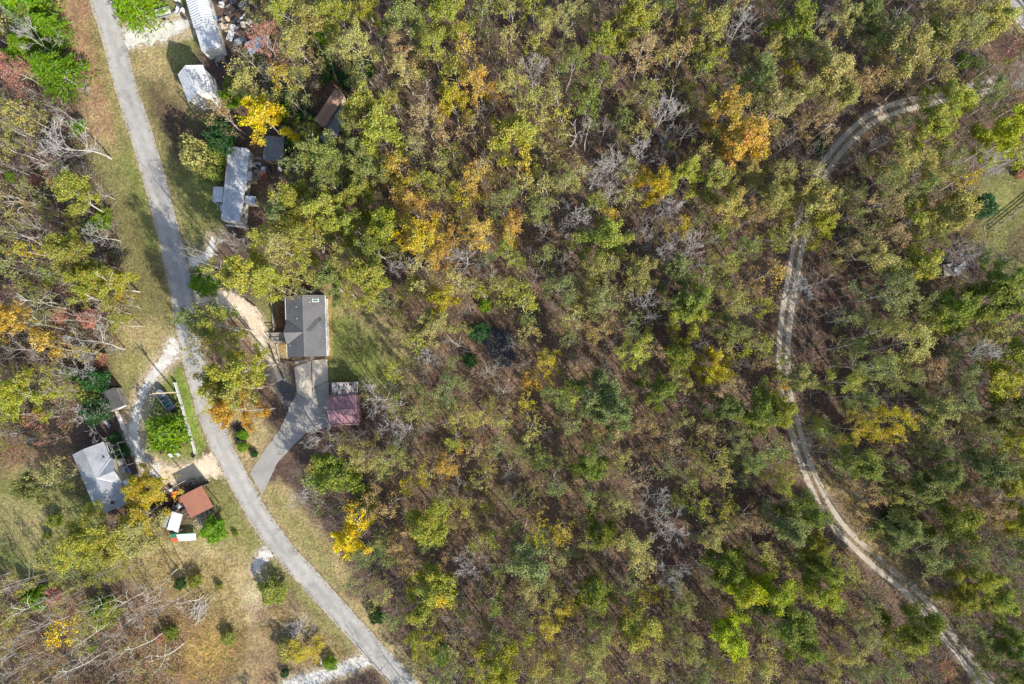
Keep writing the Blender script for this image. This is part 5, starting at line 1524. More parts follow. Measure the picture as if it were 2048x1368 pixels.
# crowns seen in the photograph: x, y, diameter in px, habit + colour
TREES = T('''
625,35,70,hk 672,30,62,ly 730,15,60,ly 710,95,78,hk 812,35,88,le 755,75,48,b 895,25,82,ly 960,30,48,he 1020,30,56,hk 1070,20,52,hy 1090,55,60,hk 800,100,70,ht 865,95,62,hy 935,105,54,ho
910,140,58,ly 905,200,62,lY 810,140,66,hk 950,165,70,ho 1025,165,66,hk 1065,135,62,b 725,168,54,he 755,165,42,bp 785,205,52,hy 730,215,82,ly 765,265,76,ly 702,268,62,he 850,235,70,ht 830,290,56,hk 905,310,48,lg
945,255,52,ht 970,225,48,b 1025,270,86,ly 1045,330,56,hY 640,315,82,le 720,310,62,le 790,325,58,lo 960,330,52,b 1080,240,52,hk 1090,300,54,hk
1135,45,72,hk 1200,35,48,ht 1265,40,76,ly 1205,85,62,ly 1330,15,52,le 1385,25,56,ly 1415,55,72,lk 1480,50,68,b 1590,50,84,lg 1290,105,76,ht 1335,120,56,hk 1365,105,56,ht 1440,115,52,ly 1410,130,52,lg 1150,130,62,he 1540,100,62,hk 1520,150,62,le
1585,145,42,lY 1180,190,52,lg 1290,185,62,hk 1365,175,48,hy 1455,225,92,lo 1490,278,84,lo 1335,230,82,b 1375,260,48,b 1280,300,66,b 1210,255,52,b 1425,270,48,hy 1560,215,82,hk 1400,310,52,hk 1580,285,52,b 1120,240,52,hy 1220,335,62,b 1110,190,56,hk 1240,150,56,ht 1470,160,54,he
1640,40,52,b 1690,35,60,hk 1735,30,62,le 1860,30,62,hk 1665,140,92,lk 1690,185,62,lk 1810,105,90,lk 1880,75,72,lk 1930,60,72,hk 1985,40,72,lk 1830,155,62,ht 1780,60,60,he 1620,100,66,hk 1740,90,60,he 1905,205,82,ly 1870,260,82,ly 1980,180,62,he 2025,160,72,bp 2000,275,86,lL 2042,250,70,lL 1640,230,60,ht 1720,170,60,ht 1610,180,60,hk
1705,310,46,b 1960,330,82,b 1800,320,82,hk 1770,360,72,he 1850,330,72,hk 1900,320,72,he 1930,365,52,hY 1835,380,66,he
1565,350,62,hk 1620,345,52,hk 1625,400,84,lk 1640,455,62,ly 1600,470,56,hk 1545,395,72,lk 1550,480,56,lg 1545,547,58,lo 1760,410,72,ht 1700,430,52,he 1720,465,56,he 1820,440,82,hy 1900,425,90,lk 1860,475,62,he 1740,510,76,hk 1840,530,82,ly 1905,510,70,b 1980,480,58,hk 2010,560,92,lg 1800,560,62,he 1640,565,50,b 1600,580,60,b 1960,525,62,b 1780,470,60,ht 1690,500,50,ht
1465,605,62,hk 1525,610,52,ly 1462,660,66,le 1525,690,52,ly 1780,595,82,he 1840,610,62,le 1910,620,92,lg 1760,660,62,he 1870,655,48,ly 1820,690,82,hk 1700,690,52,he 1750,735,82,he 1570,675,46,b 1600,755,62,lk 1560,770,42,lo 1690,760,62,hy 1980,610,80,lg 1700,640,56,he 1800,750,70,he 1860,740,70,ht 1720,800,60,he
1380,635,66,ly 1270,700,72,hy 1360,715,66,lg 1430,740,66,lY 1320,780,72,lg 1375,770,48,hk 1450,775,62,ht 1450,815,62,le 1510,820,82,lg 1560,825,70,ly 1560,720,42,hy 1230,825,90,le 1290,850,62,ht 1240,910,50,hk 1475,880,62,he 1550,900,54,le 1500,920,62,he 1360,925,46,b 1625,845,48,hy 1610,880,56,b 1215,640,52,ht 1265,650,56,he 1210,740,40,bo 1310,700,50,ht 1420,860,56,ht 1340,880,52,ht 1400,690,50,b
880,600,66,lY 865,650,62,lk 1050,600,58,ly 830,570,48,ly 1200,600,72,he 1200,655,62,ht 1140,680,52,he 1098,725,60,hY 1065,760,44,lo 970,745,56,b 830,690,52,ly 860,720,60,b 900,780,72,he 960,825,72,hk 1005,840,52,hk 1050,805,46,lY 1110,790,62,he 1195,790,82,le 1150,720,46,b 910,690,54,b 1150,630,54,hk 1010,780,56,b 850,790,60,he 1140,850,58,he
730,340,76,le 800,368,42,lY 875,370,66,hy 820,405,66,ho 950,360,66,ho 920,410,54,lY 1010,400,76,he 1075,420,62,he 765,450,72,ly 840,470,90,lY 880,510,62,ho 965,465,82,ho 1020,460,62,ho 1150,440,72,b 1195,405,52,ly 1155,480,52,lg 1200,480,62,lg 745,500,72,lg 735,560,84,ly 800,530,62,b 840,535,56,hk 850,575,56,hk 930,520,62,b 1020,505,60,hy 1090,510,52,he 980,555,52,b 1000,575,52,hy 1070,550,52,b 1130,520,52,b 1190,535,52,hk 1120,575,62,he 910,560,54,hk 1130,370,60,hk 1050,370,52,hk 880,330,56,hk
1195,345,76,b 1215,395,62,b 1310,370,76,lY 1375,350,62,ly 1435,360,66,lk 1455,415,66,lk 1490,345,62,hk 1190,410,56,lg 1330,420,62,b 1215,440,52,ho 1220,478,66,ly 1280,470,62,bp 1360,455,52,hY 1440,470,52,lg 1400,440,42,he 1380,495,76,b 1330,500,62,b 1200,535,60,hk 1280,545,72,lk 1355,545,62,le 1450,530,52,ly 1390,600,72,lg 1190,600,60,hk 1290,610,62,b 1340,605,52,he 1510,430,62,ht 1500,395,54,b 1410,560,56,he 1260,340,54,hk 1490,500,60,he 1250,590,54,hk
640,880,66,bt 670,945,86,lg 730,910,82,hk 780,925,72,hk 805,865,62,b 910,880,52,ly 895,930,62,ho 915,970,56,b 820,970,50,lY 640,1010,44,he 700,1080,66,lZ 860,1050,76,ly 890,1010,52,ly 985,1075,58,ly 975,1010,40,ly 940,1130,72,bo 1060,1120,82,le 1080,920,54,lg 1045,900,52,he 1000,895,52,he 740,1110,72,he 716,1170,54,he 880,1170,76,ly 1000,1140,48,he 780,1010,54,ht 800,1090,60,ht 610,990,60,bp 950,900,54,ht 1110,970,58,he 960,960,48,hk 1030,1000,54,he 770,860,50,bp
885,1195,54,lZ 840,1215,62,ly 762,1195,56,hk 985,1205,58,lg 1060,1175,62,hk 1120,1115,56,lk 1190,1190,76,lg 1200,1060,62,lg 1120,1065,50,lY 1060,1270,52,ly 1105,1245,60,hY 1140,1215,46,lY 838,1290,72,hy 860,1275,52,ly 990,1270,70,he 1000,1330,82,ly 950,1340,54,ly 1080,1330,62,hk 1130,1340,62,hk 910,1260,56,b 872,1345,56,he 1180,1325,62,hk 1150,1280,56,ht 900,1330,56,he 788,1240,54,he 1040,1220,54,he
1240,1015,54,lk 1335,1055,86,b 1310,1000,62,b 1395,1010,52,ly 1450,1015,56,ly 1500,1040,72,ht 1575,1050,76,le 1620,1030,72,lg 1420,1070,62,hk 1270,1100,82,hk 1340,1145,72,b 1450,1130,72,lg 1490,1175,74,lL 1550,1180,84,lL 1525,1105,52,hk 1630,1090,62,ly 1640,1140,62,lg 1300,1185,44,lY 1360,1200,72,he 1280,1250,82,ly 1460,1270,82,lL 1580,1250,76,lg 1530,1250,54,le 1610,1290,72,lg 1370,1290,82,hk 1300,1330,62,hk 1200,1290,62,hk 1520,1320,72,hk 1250,1170,56,he 1410,1220,56,ht 1400,1340,60,he 1460,1340,60,hk 1380,960,58,he 1440,950,58,hk 1270,960,58,ht 1180,930,60,lg 1180,990,56,he 1330,930,50,he 1230,860,50,ht
1720,865,76,hY 1790,845,72,hY 1870,820,72,lk 1960,880,62,he 1995,760,82,ly 1960,705,76,b 1980,670,66,hk 1870,900,62,he 1940,880,56,ht 2025,880,72,ly 1720,920,72,lg 1780,930,46,he 1835,985,82,le 1890,950,72,le 1980,940,82,le 2030,960,62,ly 1740,995,56,ht 1985,1015,62,ht 1910,1040,82,lg 1800,1060,82,le 1565,960,62,hy 1940,1100,72,he 2000,1080,52,he 1990,1115,54,b 1860,1110,72,he 1920,800,66,he 2030,820,66,le 1680,930,50,he 2025,700,70,lg 1930,740,70,he
1960,1160,72,ly 1925,1195,62,ly 1995,1200,62,ly 1840,1250,82,lg 1805,1275,72,ly 1730,1260,72,hk 1690,1300,62,hk 1870,1305,40,bp 1655,1185,72,ly 1695,1140,52,ly 1780,1330,62,he 1970,1300,62,he 2020,1280,62,lg 1930,1250,52,he 1660,1340,62,hk 2030,1110,62,he 2035,1200,62,he 1990,1350,62,he 2040,1345,60,lg 1720,1340,60,he 1850,1340,56,b 2035,1040,60,ly 1740,1200,56,he
60,75,62,b 22,30,52,bk 20,130,62,hp 125,285,104,b 120,225,58,bp 12,295,52,ly 145,385,72,ly 195,385,48,bp 135,500,72,ly 170,560,62,ly 222,565,62,ly 190,470,62,b 245,590,40,lY 225,615,52,lk 255,610,36,b 20,640,62,lo 90,690,52,lo 240,645,48,ly 95,680,42,lY 180,685,86,b 165,705,36,lY 150,740,76,b 40,790,84,ly 20,830,50,ly 180,830,72,b 70,840,42,lp 60,450,60,b 60,380,56,he 40,230,60,hk 20,540,60,he 80,600,54,he 30,700,60,b 110,780,50,b 90,330,60,b 60,500,56,hY
285,975,72,lY 278,1036,72,lY 320,985,52,lY 170,1075,80,ly 225,1090,82,ly 270,1070,72,lk 140,1110,70,hy 72,975,74,le 104,945,58,lk 200,1120,60,ly
120,1270,58,lZ 20,1240,40,ly 60,1320,52,bk 280,1220,66,b 230,1270,60,b 150,1330,60,b 30,1170,56,b 100,1235,50,b 330,1215,50,b 60,1260,56,b 200,1330,56,b 250,1345,56,b
500,172,72,hk 565,155,54,lY 525,234,72,lZ 440,225,58,ht 535,85,72,hp 570,20,72,hy 590,90,62,hk 596,160,42,he 590,205,48,le 608,252,44,hg 545,35,56,hk 490,110,46,b 656,118,42,he 575,110,50,bk
480,490,62,b 545,470,80,hy 590,400,82,ly 650,420,82,ly 610,480,80,hy 560,430,72,he 720,385,72,ly 690,450,72,ly 560,500,72,hk 620,535,72,hy 480,545,80,ly 395,520,60,bp 420,540,58,b 380,500,50,b 660,560,62,le 690,510,62,hk 530,560,62,ly 440,545,50,ly 655,365,70,he 590,335,60,le 640,490,60,hk 580,550,50,hk 700,590,50,hy 770,600,56,he 800,640,48,hk
400,640,76,he 436,650,64,hy 410,700,60,h 480,740,88,ly 440,760,78,ly 486,757,56,lY 470,785,70,lk 465,822,74,lo 432,812,44,lY 420,670,56,hk 452,690,50,hy
1026,690,50,b 990,738,44,b 1044,728,46,b 755,800,84,be 770,850,56,b 735,770,46,b 790,740,50,hy 720,870,50,b
''')
SHRUBS = T('''
645,73,32,rG 730,140,36,rd 655,140,34,rd 960,665,32,rd 940,720,22,rd 1645,288,28,rd 970,612,22,rG 730,1002,40,rg 885,1312,30,rG 755,1235,26,rd 1180,190,20,rg
450,802,40,rg 336,866,68,rG 486,869,19,rG 486,894,19,rG 509,908,13,rd 545,1182,45,rg 428,1058,46,rG 661,1326,26,rG 457,1275,25,rg 390,1162,25,rg 361,1168,22,rd 437,1172,13,rg 470,1068,10,rg 570,1346,16,rd
190,762,42,rd 178,790,40,rg 192,822,44,rd 230,876,25,rd 243,903,26,rd 210,1232,46,rg 340,1265,26,rg 185,1296,16,rg 110,1042,26,rg 95,1072,14,rg
446,262,36,rd 440,290,30,rd 438,318,28,rg 432,345,28,rg 400,316,70,rk 410,566,48,rG 470,175,40,rg 458,200,36,rG 577,198,34,rd 575,290,28,rd 570,320,20,rd 625,265,30,rg 610,230,26,rd 695,160,30,rd 560,225,30,rG 480,190,30,rG
157,254,28,rG 10,50,40,ry 15,110,26,rG 205,440,30,rG 210,425,24,rg 180,455,28,rd 118,630,34,rp 175,636,34,rp 135,365,22,rp 70,360,20,rp 20,355,20,rG 100,560,24,rg 145,750,26,rG 200,720,22,rp
1965,410,46,rd 1930,122,26,rG 1955,125,18,rG 2040,350,16,rp 168,174,34,bk 610,1300,58,hY 600,1255,50,bk 575,1300,36,rk 105,1192,28,rp 80,1195,36,rG 320,1275,18,rp 1850,1060,30,rd 1790,1040,40,rd
''')
SNAGS = T('''35,405,60,s 40,468,70,s 70,640,110,s 60,605,80,s 1150,270,60,s 1795,35,64,s 855,180,60,s 1063,160,60,s 1300,160,60,s 30,1220,60,s 90,1210,56,s 160,1285,66,s 235,1205,60,s 310,1190,60,s 260,1300,70,s 320,1320,60,s 180,1220,50,s 365,1215,46,s 130,1345,60,s 210,560,66,s 190,600,60,s 10,1310,60,s 1180,250,50,s 1855,380,60,s 1345,190,56,s 1900,330,50,s 845,500,44,s 1010,300,40,s 800,800,50,s''')
CEDARS = T('''58,20,86,cG 106,60,60,cG 76,112,80,cG 122,150,84,cG 272,14,78,cG 65,1190,34,cG 205,1215,40,cG 735,1000,36,cg 40,5,50,cG 92,40,40,cG''')
RTREE = {'hp': 'p'}

def zone(x, y):
    if 375 < x < 545 and 600 < y < 860: return 'by the cream driveway'
    if x < 330 and y < 200: return 'in the upper left corner'
    if x < 300 and y < 720: return 'in the roadside brush'
    if x < 360 and y < 1150: return 'by the silver-roofed house'
    if x < 720 and y > 1080: return 'in the lower left meadow'
    if x < 720 and y < 300: return 'near the upper trailers'
    if x < 720 and y < 600: return 'by the grey trailer'
    tx = np.interp(y, [p[1] for p in TRACK], [p[0] for p in TRACK])
    if y > 180 and x > tx + 15: return 'beyond the gravel track'
    if y < 330: return 'in the upper woods'
    if x < 900 and y < 900: return 'behind the green lawn'
    if y < 860: return 'in the middle woods'
    return 'in the lower woods'

NOUN = {'leafy': ('deciduous_tree', 'full-crowned %s tree'), 'half': ('deciduous_tree', 'thin-leaved %s tree'), 'bare': ('bare_tree', 'leafless grey tree'), 'snag': ('dead_tree', 'pale dead tree'), 'round': ('shrub', 'rounded %s shrub'), 'cedar': ('cedar_tree', 'dense %s cedar')}
SPECIAL = {(336, 866): 'big round bright green tree beside the boat and white fence', (545, 1182): 'round green bush standing alone left of the lower road', (428, 1058): 'bright green bushy tree below the rust-red carport',
           (486, 869): 'upper of two small round green bushes in the mulch bed', (486, 894): 'lower of two small round green bushes in the mulch bed', (400, 316): 'round khaki bushy tree beside the long grey trailer',
           (525, 234): 'bright golden tree above the small grey shed', (700, 1080): 'bright golden tree near the lower road bend at the wood edge', (661, 1326): 'small round green bush by the bottom gravel lane',
           (1455, 225): 'large dense orange tree in the upper woods, upper of two', (1490, 278): 'large dense orange tree in the upper woods, lower of two', (272, 14): 'bright green cedar on the right verge at the top edge',
           (168, 174): 'grey leafless ball-shaped bush on the upper left verge', (450, 802): 'dark green round bush under the golden roadside trees', (465, 825): 'orange tree overhanging the road edge above the mulch bed',
           (755, 800): 'white-limbed leafless tree right of the burgundy carport'}

TALL = {(446, 262): 10.5, (440, 290): 9.5, (438, 318): 6.5, (432, 345): 6.0, (400, 316): 7.5, (190, 762): 6, (178, 790): 5.5, (192, 822): 6, (180, 830): 6.0, (150, 740): 7.5}
def instance(t, idx, rng):
    x, y, d, kind, col = t
    pr = PROTO[kind][idx % len(PROTO[kind])]
    dm = d / S
    if kind in ('leafy', 'half', 'bare'):
        hh = (8.2 + 0.95 * dm) * rng.uniform(.9, 1.1)
        if d < 50: hh *= .84 if d > 33 else 1.02
        if x < 300: hh *= .88 if x < 190 else .62
    elif kind == 'snag':
        hh = rng.uniform(11, 15)
    elif kind == 'round':
        hh = dm * rng.uniform(.85, 1.05) + .1
    else:
        hh = dm * 1.5
    if (x, y) in ((168, 174), (600, 1255), (610, 1300)): hh = 3.0
    if kind in ('leafy', 'half', 'bare') and 380 < x < 640 and 430 < y < 860: hh *= 1.45 if x < 540 else 1.2
    if kind in ('leafy', 'half') and 1665 < x < 1800 and 380 < y < 1000: hh *= 1.2
    hh = TALL.get((x, y), hh)
    sz = hh / pr['h']
    zc = pr['zc'] * sz
    k = (H - zc) / H
    sxy = (dm * k / 2) / pr['rad'] * (1.08 if kind in ('leafy', 'half') else 1.08) if kind != 'snag' else sz * .9
    base = P(x, y, zc)
    rz = rng.uniform(0, 6.283)
    o = pr['off'] * sxy
    bx = base.x - (o[0] * math.cos(rz) - o[1] * math.sin(rz)); by = base.y - (o[0] * math.sin(rz) + o[1] * math.cos(rz))
    c = np.array(LC[col]) * rng.uniform(.86, 1.14) * np.array([rng.uniform(.94, 1.07), rng.uniform(.96, 1.04), rng.uniform(.85, 1.15)])
    return pr, (bx, by), rz, sxy, sz, c

def put_tree(t, idx, rng):
    x, y, d, kind, col = t
    pr, (bx, by), rz, sxy, sz, c = instance(t, idx, rng)
    nm, noun = NOUN[kind]
    if '%s' in noun: noun = noun % LN[col]
    size = 'large ' if d > 74 else ('small ' if d < 45 else '')
    lab = SPECIAL.get((x, y)) or '%s%s %s, %s' % (size, noun, zone(x, y), place(x, y))
    root = tag(empty(nm, (bx, by, 0), rz), lab, 'shrub' if kind == 'round' and d < 60 else 'tree', {'leafy': 'leafy autumn trees', 'half': 'thinning autumn trees', 'bare': 'leafless trees', 'snag': 'pale dead trees', 'round': 'rounded shrubs', 'cedar': 'green cedars'}[kind])
    root.scale = (sxy * rng.uniform(.86, 1.14), sxy * rng.uniform(.86, 1.14), sz)
    for k, me in pr['mesh'].items():
        o = add('crown' if k == 'twigs' else k, me, None, root)
        if k == 'crown':
            o.color = (c[0], c[1], c[2], 1)

def stuff_trees(name, label, lst, rng, keep=.7):
    V = []; Q = []; A = []; Cc = []; n0 = 0
    VB = []; QB = []; nb = 0
    for i, t in enumerate(lst):
        pr, (bx, by), rz, sxy, sz, c = instance(t, int(rng.integers(0, 50)), rng)
        cs, sn = math.cos(rz), math.sin(rz)
        def tf(v):
            return np.stack([bx + (v[:, 0] * cs - v[:, 1] * sn) * sxy, by + (v[:, 0] * sn + v[:, 1] * cs) * sxy, v[:, 2] * sz], 1)
        raw = pr['raw']
        if 'crown' in raw:
            v, q, a = raw['crown']
            m = rng.random(len(q)) < min(1.0, keep / len(q))
            vi = (np.nonzero(m)[0][:, None] * 4 + np.array([0, 1, 3])).ravel()
            vv = v[vi].reshape(-1, 3, 3); mid = vv.mean(1, keepdims=True)
            vv = tf(((vv - mid) * 1.75 + mid).reshape(-1, 3)); n = len(vv)
            V.append(vv); A.append(a[vi]); Cc.append(np.tile(np.append(c, 1), (n, 1)))
            Q.append(np.arange(n).reshape(-1, 3) + n0); n0 += n
        for k in ('wood_low',):
            if k in raw:
                v, q = raw[k]
                VB.append(tf(v)); QB.append(q + nb); nb += len(v)
    V = np.concatenate(V); Q = np.concatenate(Q)
    me = np_mixed(name, np.concatenate([V] + VB), Q, np.concatenate([q + len(V) for q in QB]),
                 {'leaf_vary': np.concatenate(A + [np.full((nb, 4), .5)]), 'leaf_colour': np.concatenate(Cc + [np.full((nb, 4), .4)])})
    me.materials.append(LEAF_ATT); me.materials.append(MT['bark'])
    mi = np.zeros(len(me.polygons), np.int32); mi[len(Q):] = 1
    me.polygons.foreach_set('material_index', mi)
    return tag(add(name, me), label, 'trees', None, 'stuff')

def forest():
    rng = np.random.default_rng(5)
    listed = list(TREES)
    extra = []
    # fill the gaps of the woods with smaller trees, and carry the woods on past the frame
    pts = [(t[0], t[1], t[2]) for t in listed]
    road = [(p[0], p[1]) for p in ROAD]
    tries = 0
    cand = rng.uniform([-260, -260], [2310, 1640], (9000, 2))
    clear = [[(50, -300), (470, -300), (500, 560), (600, 600), (845, 620), (830, 780), (700, 870), (560, 960), (745, 1170), (925, 1420), (300, 1700), (280, 1130), (-300, 1190), (-300, 930), (120, 880), (200, 720), (235, 640), (195, 470), (130, 300), (80, 100)],
             [(1590, 520), (1665, 520), (1672, 760), (1730, 850), (1690, 900), (1600, 800), (1545, 690)], [(950, 640), (1035, 640), (1035, 740), (960, 740)], [(1945, 340), (2320, 250), (2320, 640), (2010, 600)], [(1950, -100), (2040, -100), (2200, 120), (2120, 140)], [(605, 165), (700, 155), (720, 235), (675, 300), (615, 290)], [(490, 235), (600, 250), (580, 450), (490, 455)], [(1860, 520), (1930, 515), (1930, 570), (1860, 570)]]
    cx, cy = cand[:, 0], cand[:, 1]
    ok = np.ones(len(cand), bool)
    for poly in clear: ok &= ~in_poly(cx, cy, poly)
    ok &= seg_dist(cx, cy, TRACK) > 36
    grid = {}
    for (x, y), o in zip(cand, ok):
        if not o: continue
        inside = 0 <= x <= 2048 and 0 <= y <= 1368
        d = rng.uniform(38, 58) if inside else rng.uniform(52, 76)
        if x < 300: d *= .8
        good = True
        for (a, b, e) in pts:
            if (a - x) ** 2 + (b - y) ** 2 < ((e + d) * .315) ** 2:
                good = False; break
        if not good: continue
        pts.append((x, y, d))
        if not inside and (x < -140 or x > 2240 or y < -120): continue
        near = min(listed, key=lambda t: (t[0] - x) ** 2 + (t[1] - y) ** 2)
        r = rng.random()
        kind = 'half' if r < .52 else ('bare' if r < .78 else 'leafy')
        if inside and rng.random() < .45: d *= .62
        col = near[4] if rng.random() < .5 else rng.choice(list('ekktetky'))
        extra.append((x, y, d, kind, str(col)))
    listed.sort(key=lambda t: -t[2])
    solo, rest = listed[:300], listed[300:]
    for i, t in enumerate(solo): put_tree(t, int(rng.integers(0, 70)), rng)
    for i, t in enumerate(SHRUBS + SNAGS + CEDARS): put_tree(t, int(rng.integers(0, 70)), rng)
    stuff_trees('woodland_trees', 'smaller trees filling the gaps of the autumn woods', rest + extra, rng, 820)
    print('trees', len(listed), 'extra', len(extra), 'shrubs', len(SHRUBS))
forest()

# ------------------------------------------------------------------ ground cover that nobody could count
def scatter(name, label, n, accept, make, mat_list, seed):
    rng = np.random.default_rng(seed)
    return

def leaf_stuff(name, label, pos, rng, per, spread, zmax, size, cols, cat='undergrowth', up=.5, aspect=.62, vertical=False):
    n = len(pos)
    c = np.repeat(pos, per, 0)
    off = rng.normal(0, 1, (n * per, 3))
    sc = np.repeat(spread * rng.uniform(.5, 1.4, n), per)
    p = np.zeros((n * per, 3))
    p[:, 0] = c[:, 0] + off[:, 0] * sc; p[:, 1] = c[:, 1] + off[:, 1] * sc
    p[:, 2] = np.abs(off[:, 2]) * zmax * .5 * np.repeat(rng.uniform(.4, 1.3, n), per) + .05
    dirs = None
    if vertical:
        dirs = off * np.array([.6, .6, 0]) + np.array([0, 0, 1.0])
    V, Q, A = leaves(rng, p, np.repeat(rng.normal(0, .12, (n, 2)), per, 0), size, aspect, up, dirs)
    ci = rng.integers(0, len(cols), n)
    col = np.array([LC.get(q, q) if isinstance(q, str) else q for q in cols])[ci] * rng.uniform(.75, 1.2, (n, 1))
    C = np.repeat(np.concatenate([col, np.ones((n, 1))], 1), per * 4, 0)
    me = np_mesh(name, V, Q, {'leaf_vary': A, 'leaf_colour': C})
    return tag(add(name, me, LEAF_ATT), label, cat, None, 'stuff')

def stems(name, label, pos, rng, length, rad, mat, flatness=1.0, cat='brush', per=1, zbase=.03):
    m = []
    V = []; Q = []; n0 = 0
    for x, y in pos:
        for k in range(per):
            a = rng.uniform(0, 6.283); e = rng.uniform(0, flatness)
            L = length * rng.uniform(.5, 1.4)
            p = np.array([x + rng.normal(0, .15), y + rng.normal(0, .15), zbase])
            d = np.array([math.cos(a) * math.cos(e), math.sin(a) * math.cos(e), math.sin(e)])
            mid = p + d * L * .5 + rng.normal(0, .06, 3) * L * .5; mid[2] = max(mid[2], .03)
            q = p + d * L; q[2] = max(q[2], .03)
            v, qq = tubes([(p, mid, rad, rad * .8, 0), (mid, q, rad * .8, rad * .4, 0)], (0,), (3,))
            V.append(v); Q.append(qq + n0); n0 += len(v)
    me = np_mesh(name, np.concatenate(V), np.concatenate(Q))
    return tag(add(name, me, MT[mat]), label, cat, None, 'stuff')

def cover():
    rng = np.random.default_rng(21)
    def pick(n, polys, avoid=True, excl=()):
        out = []
        while len(out) < n:
            c = rng.uniform([-60, -60], [2110, 1430], (n, 2))
            ok = np.zeros(len(c), bool)
            for p in polys: ok |= in_poly(c[:, 0], c[:, 1], p)
            for p in excl: ok &= ~in_poly(c[:, 0], c[:, 1], p)
            if avoid: ok &= (seg_dist(c[:, 0], c[:, 1], TRACK) > 19) & (seg_dist(c[:, 0], c[:, 1], ROAD) > 30)
            out += list(c[ok])
        o = np.array(out[:n])
        return np.stack([(o[:, 0] - 1024) / S, (684 - o[:, 1]) / S], 1)
    woods = [(700, -60), (2110, -60), (2110, 1430), (900, 1430), (720, 1190), (590, 960), (720, 880), (850, 780), (830, 600), (660, 560), (520, 480), (560, 330), (600, 200)]
    pond = [(950, 640), (1035, 640), (1035, 740), (960, 740)]
    yard = [(1945, 340), (2110, 300), (2110, 600), (2010, 600)]
    leftw = [(-60, 190), (110, 190), (165, 260), (240, 470), (265, 610), (235, 690), (185, 760), (150, 860), (60, 930), (-60, 930)]
    lowleft = [(-60, 1170), (100, 1180), (240, 1190), (360, 1230), (370, 1340), (300, 1430), (-60, 1430)]
    upper = [(500, 60), (640, 20), (700, 120), (620, 200), (600, 330), (540, 280), (480, 150)]
    leaf_stuff('undergrowth', 'low mixed undergrowth on the woodland floor', pick(2600, [woods], True, (pond, yard)), rng, 14, .5, .9, .12, ['e', 't', 'k', 'g', 'r', 't', 'p'])
    leaf_stuff('leaf_litter', 'fallen brown leaves lying on the woodland floor', pick(5200, [woods, leftw, lowleft], True, (pond,)), rng, 7, .55, .06, .12, [(0.20, 0.125, 0.08), (0.26, 0.175, 0.10), (0.15, 0.09, 0.065), (0.12, 0.08, 0.07)], 'leaf litter', 1.6)
    leaf_stuff('brush', 'tangled reddish and olive brush left of the road', pick(1500, [leftw]), rng, 26, .55, 1.5, .11, [(0.26, 0.13, 0.12), (0.30, 0.15, 0.10), 'k', 't', (0.33, 0.22, 0.10), 'e', 'g', (0.24, 0.12, 0.12)], 'brush')
    leaf_stuff('brush_meadow', 'reddish brush and briars in the lower left corner', pick(900, [lowleft]), rng, 22, .5, 1.1, .11, [(0.36, 0.20, 0.11), (0.30, 0.16, 0.12), (0.42, 0.28, 0.12), 't', 'k', 'e', (0.33, 0.17, 0.15)], 'brush')
    leaf_stuff('brush_thicket', 'dark mixed thicket between the upper trailers', pick(420, [upper]), rng, 24, .6, 1.6, .12, ['d', 'g', 'e', (0.30, 0.15, 0.10), 'd', 't'], 'brush')
    tall = [(300, 1180), (430, 1130), (500, 1220), (490, 1340), (430, 1368), (330, 1350), (330, 1260)]
    tall2 = [(540, 1200), (640, 1260), (720, 1320), (640, 1340), (570, 1310), (520, 1260)]
    tall3 = [(250, 1130), (330, 1100), (480, 1130), (430, 1180), (300, 1190)]
    tall4 = [(1650, 960), (1700, 960), (1800, 1110), (1880, 1210), (1850, 1200), (1740, 1110)]
    leaf_stuff('tall_grass', 'tall straw-coloured grass tufts in the lower left meadow', pick(2300, [tall, tall2, tall3, tall4], False), rng, 9, .24, .42, .17, [(0.52, 0.40, 0.17), (0.46, 0.36, 0.15), (0.56, 0.42, 0.14), (0.40, 0.33, 0.13)], 'grass', .1, .16, True)
    lawn = [(-40, 960), (120, 960), (190, 1040), (200, 1150), (-40, 1140)]
    vg = [(140, 0), (190, 0), (300, 420), (360, 640), (290, 690), (250, 560), (200, 330), (150, 160)]
    vg2 = [(260, 100), (330, 95), (420, 200), (430, 450), (370, 480), (320, 330)]
    vg3 = [(520, 975), (560, 965), (690, 1140), (690, 1180)]
    vg4 = [(655, 590), (780, 650), (830, 740), (780, 790), (660, 770)]
    vg5 = [(400, 960), (450, 950), (580, 1140), (480, 1120), (420, 1100)]
    leaf_stuff('grass', 'short patchy grass on the verges and lawns', pick(5200, [lawn, vg, vg2, vg3, vg4, vg5], False), rng, 5, .16, .16, .08, [(0.34, 0.28, 0.12), (0.25, 0.25, 0.08), (0.20, 0.25, 0.06), (0.34, 0.22, 0.12)], 'grass', .3, .2, True)
    leaf_stuff('fallen_leaves', 'dry leaves scattered over the verges and drives', pick(900, [vg2, vg3, [(380, 590), (560, 600), (580, 860), (450, 850)], [(540, 560), (660, 570), (660, 600), (540, 680)]], False), rng, 4, .5, .03, .07, [(0.42, 0.27, 0.13), (0.34, 0.20, 0.10), (0.5, 0.38, 0.14)], 'leaves', 2.0)
    drives = [[(384, 592), (450, 598), (508, 640), (540, 705), (566, 770)], [(358, 684), (312, 745), (280, 805), (266, 870), (292, 930), (345, 950), (440, 926)], [(232, 82), (300, 68), (372, 48)], [(546, 1098), (511, 1142)], [(742, 1316), (570, 1376)], [(378, 524), (424, 476)]]
    sp = []
    for ln in drives:
        l = smooth_line(ln)
        for k in range(int(len(l) * 2.4)):
            x, y = l[rng.integers(0, len(l))][:2]
            sp.append(((x + rng.normal(0, 17) - 1024) / S, (684 - y - rng.normal(0, 17)) / S))
    leaf_stuff('loose_gravel', 'loose pale stones spilling past the gravel drives', np.array(sp), rng, 6, .45, .02, .055, [(0.58, 0.54, 0.47), (0.48, 0.43, 0.36), (0.62, 0.56, 0.46)], 'gravel', 3.0, .8)
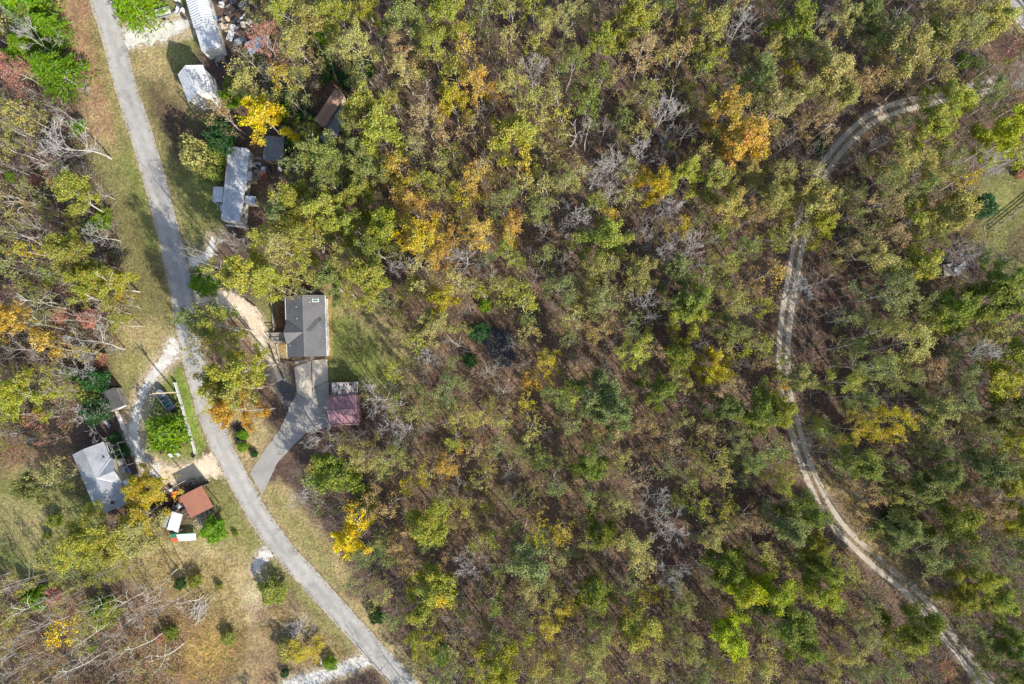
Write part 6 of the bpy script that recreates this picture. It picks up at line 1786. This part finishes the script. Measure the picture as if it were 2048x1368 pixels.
    l = smooth_line(ROAD); nrm = np.stack([-np.gradient(l[:, 1]), np.gradient(l[:, 0])], 1); nrm /= np.linalg.norm(nrm, axis=1)[:, None]
    ii = rng.integers(0, len(l), 1500); e = rng.choice([-1, 1], 1500) * (23 - np.abs(rng.normal(0, 2.6, 1500)))
    c = l[ii, :2] + nrm[ii] * e[:, None]
    leaf_stuff('road_edge_leaves', 'leaves and grit drifted along the road edges', np.stack([(c[:, 0] - 1024) / S, (684 - c[:, 1]) / S], 1), rng, 5, .22, .03, .07, [(0.36, 0.29, 0.17), (0.30, 0.21, 0.12), (0.25, 0.24, 0.1), (0.4, 0.33, 0.2)], 'leaves', 2.0)
    leaf_stuff('floating_leaves', 'pale leaves floating on the dark pond', pick(90, [[(970, 662), (1010, 662), (1020, 690), (1022, 725), (1000, 728), (975, 695)]]), rng, 2, .25, .0, .06, [(0.45, 0.40, 0.35), (0.40, 0.30, 0.2)], 'leaves', 3.0)
    stems('fallen_branches', 'pale fallen branches on the woodland floor', pick(1100, [woods, leftw, lowleft], True, (pond, yard)), rng, 2.2, .035, 'bark', .25, 'branches')
    stems('saplings', 'thin grey saplings standing in the woods', pick(1500, [woods, leftw, lowleft], True, (pond, yard)), rng, 2.6, .022, 'twigs', 1.5, 'saplings', 3)
    stems('brush_twigs', 'thin grey twigs standing in the brush', pick(700, [leftw, lowleft, upper]), rng, 1.8, .02, 'twigs', 1.4, 'brush', 5)
    # brush heaps
    for lab, (x, y), n in (('heap of cut grey branches on the lower left meadow', (404, 1215), 60), ('heap of grey twigs beside the bottom gravel lane', (590, 1268), 46), ('heap of dark pruned branches below the rust-red carport', (412, 1034), 40)):
        o = tag(empty('branch_heap', P(x, y)), lab, 'branch heap')
        V = []; Q = []; n0 = 0
        for k in range(n):
            a = rng.normal(.9, .45); L = rng.uniform(1.6, 4.0)
            c = np.array([rng.normal(0, .7), rng.normal(0, .9), rng.uniform(.05, .7)])
            d = np.array([math.cos(a), math.sin(a), rng.normal(0, .1)]) * L / 2
            v, q = tubes([(c - d, c + d, .03, .018, 0)], (0,), (3,))
            v[:, 2] = np.maximum(v[:, 2], .02)
            V.append(v); Q.append(q + n0); n0 += len(v)
        add('branches', np_mesh('branches', np.concatenate(V), np.concatenate(Q)), MT['bark'], o)
cover()
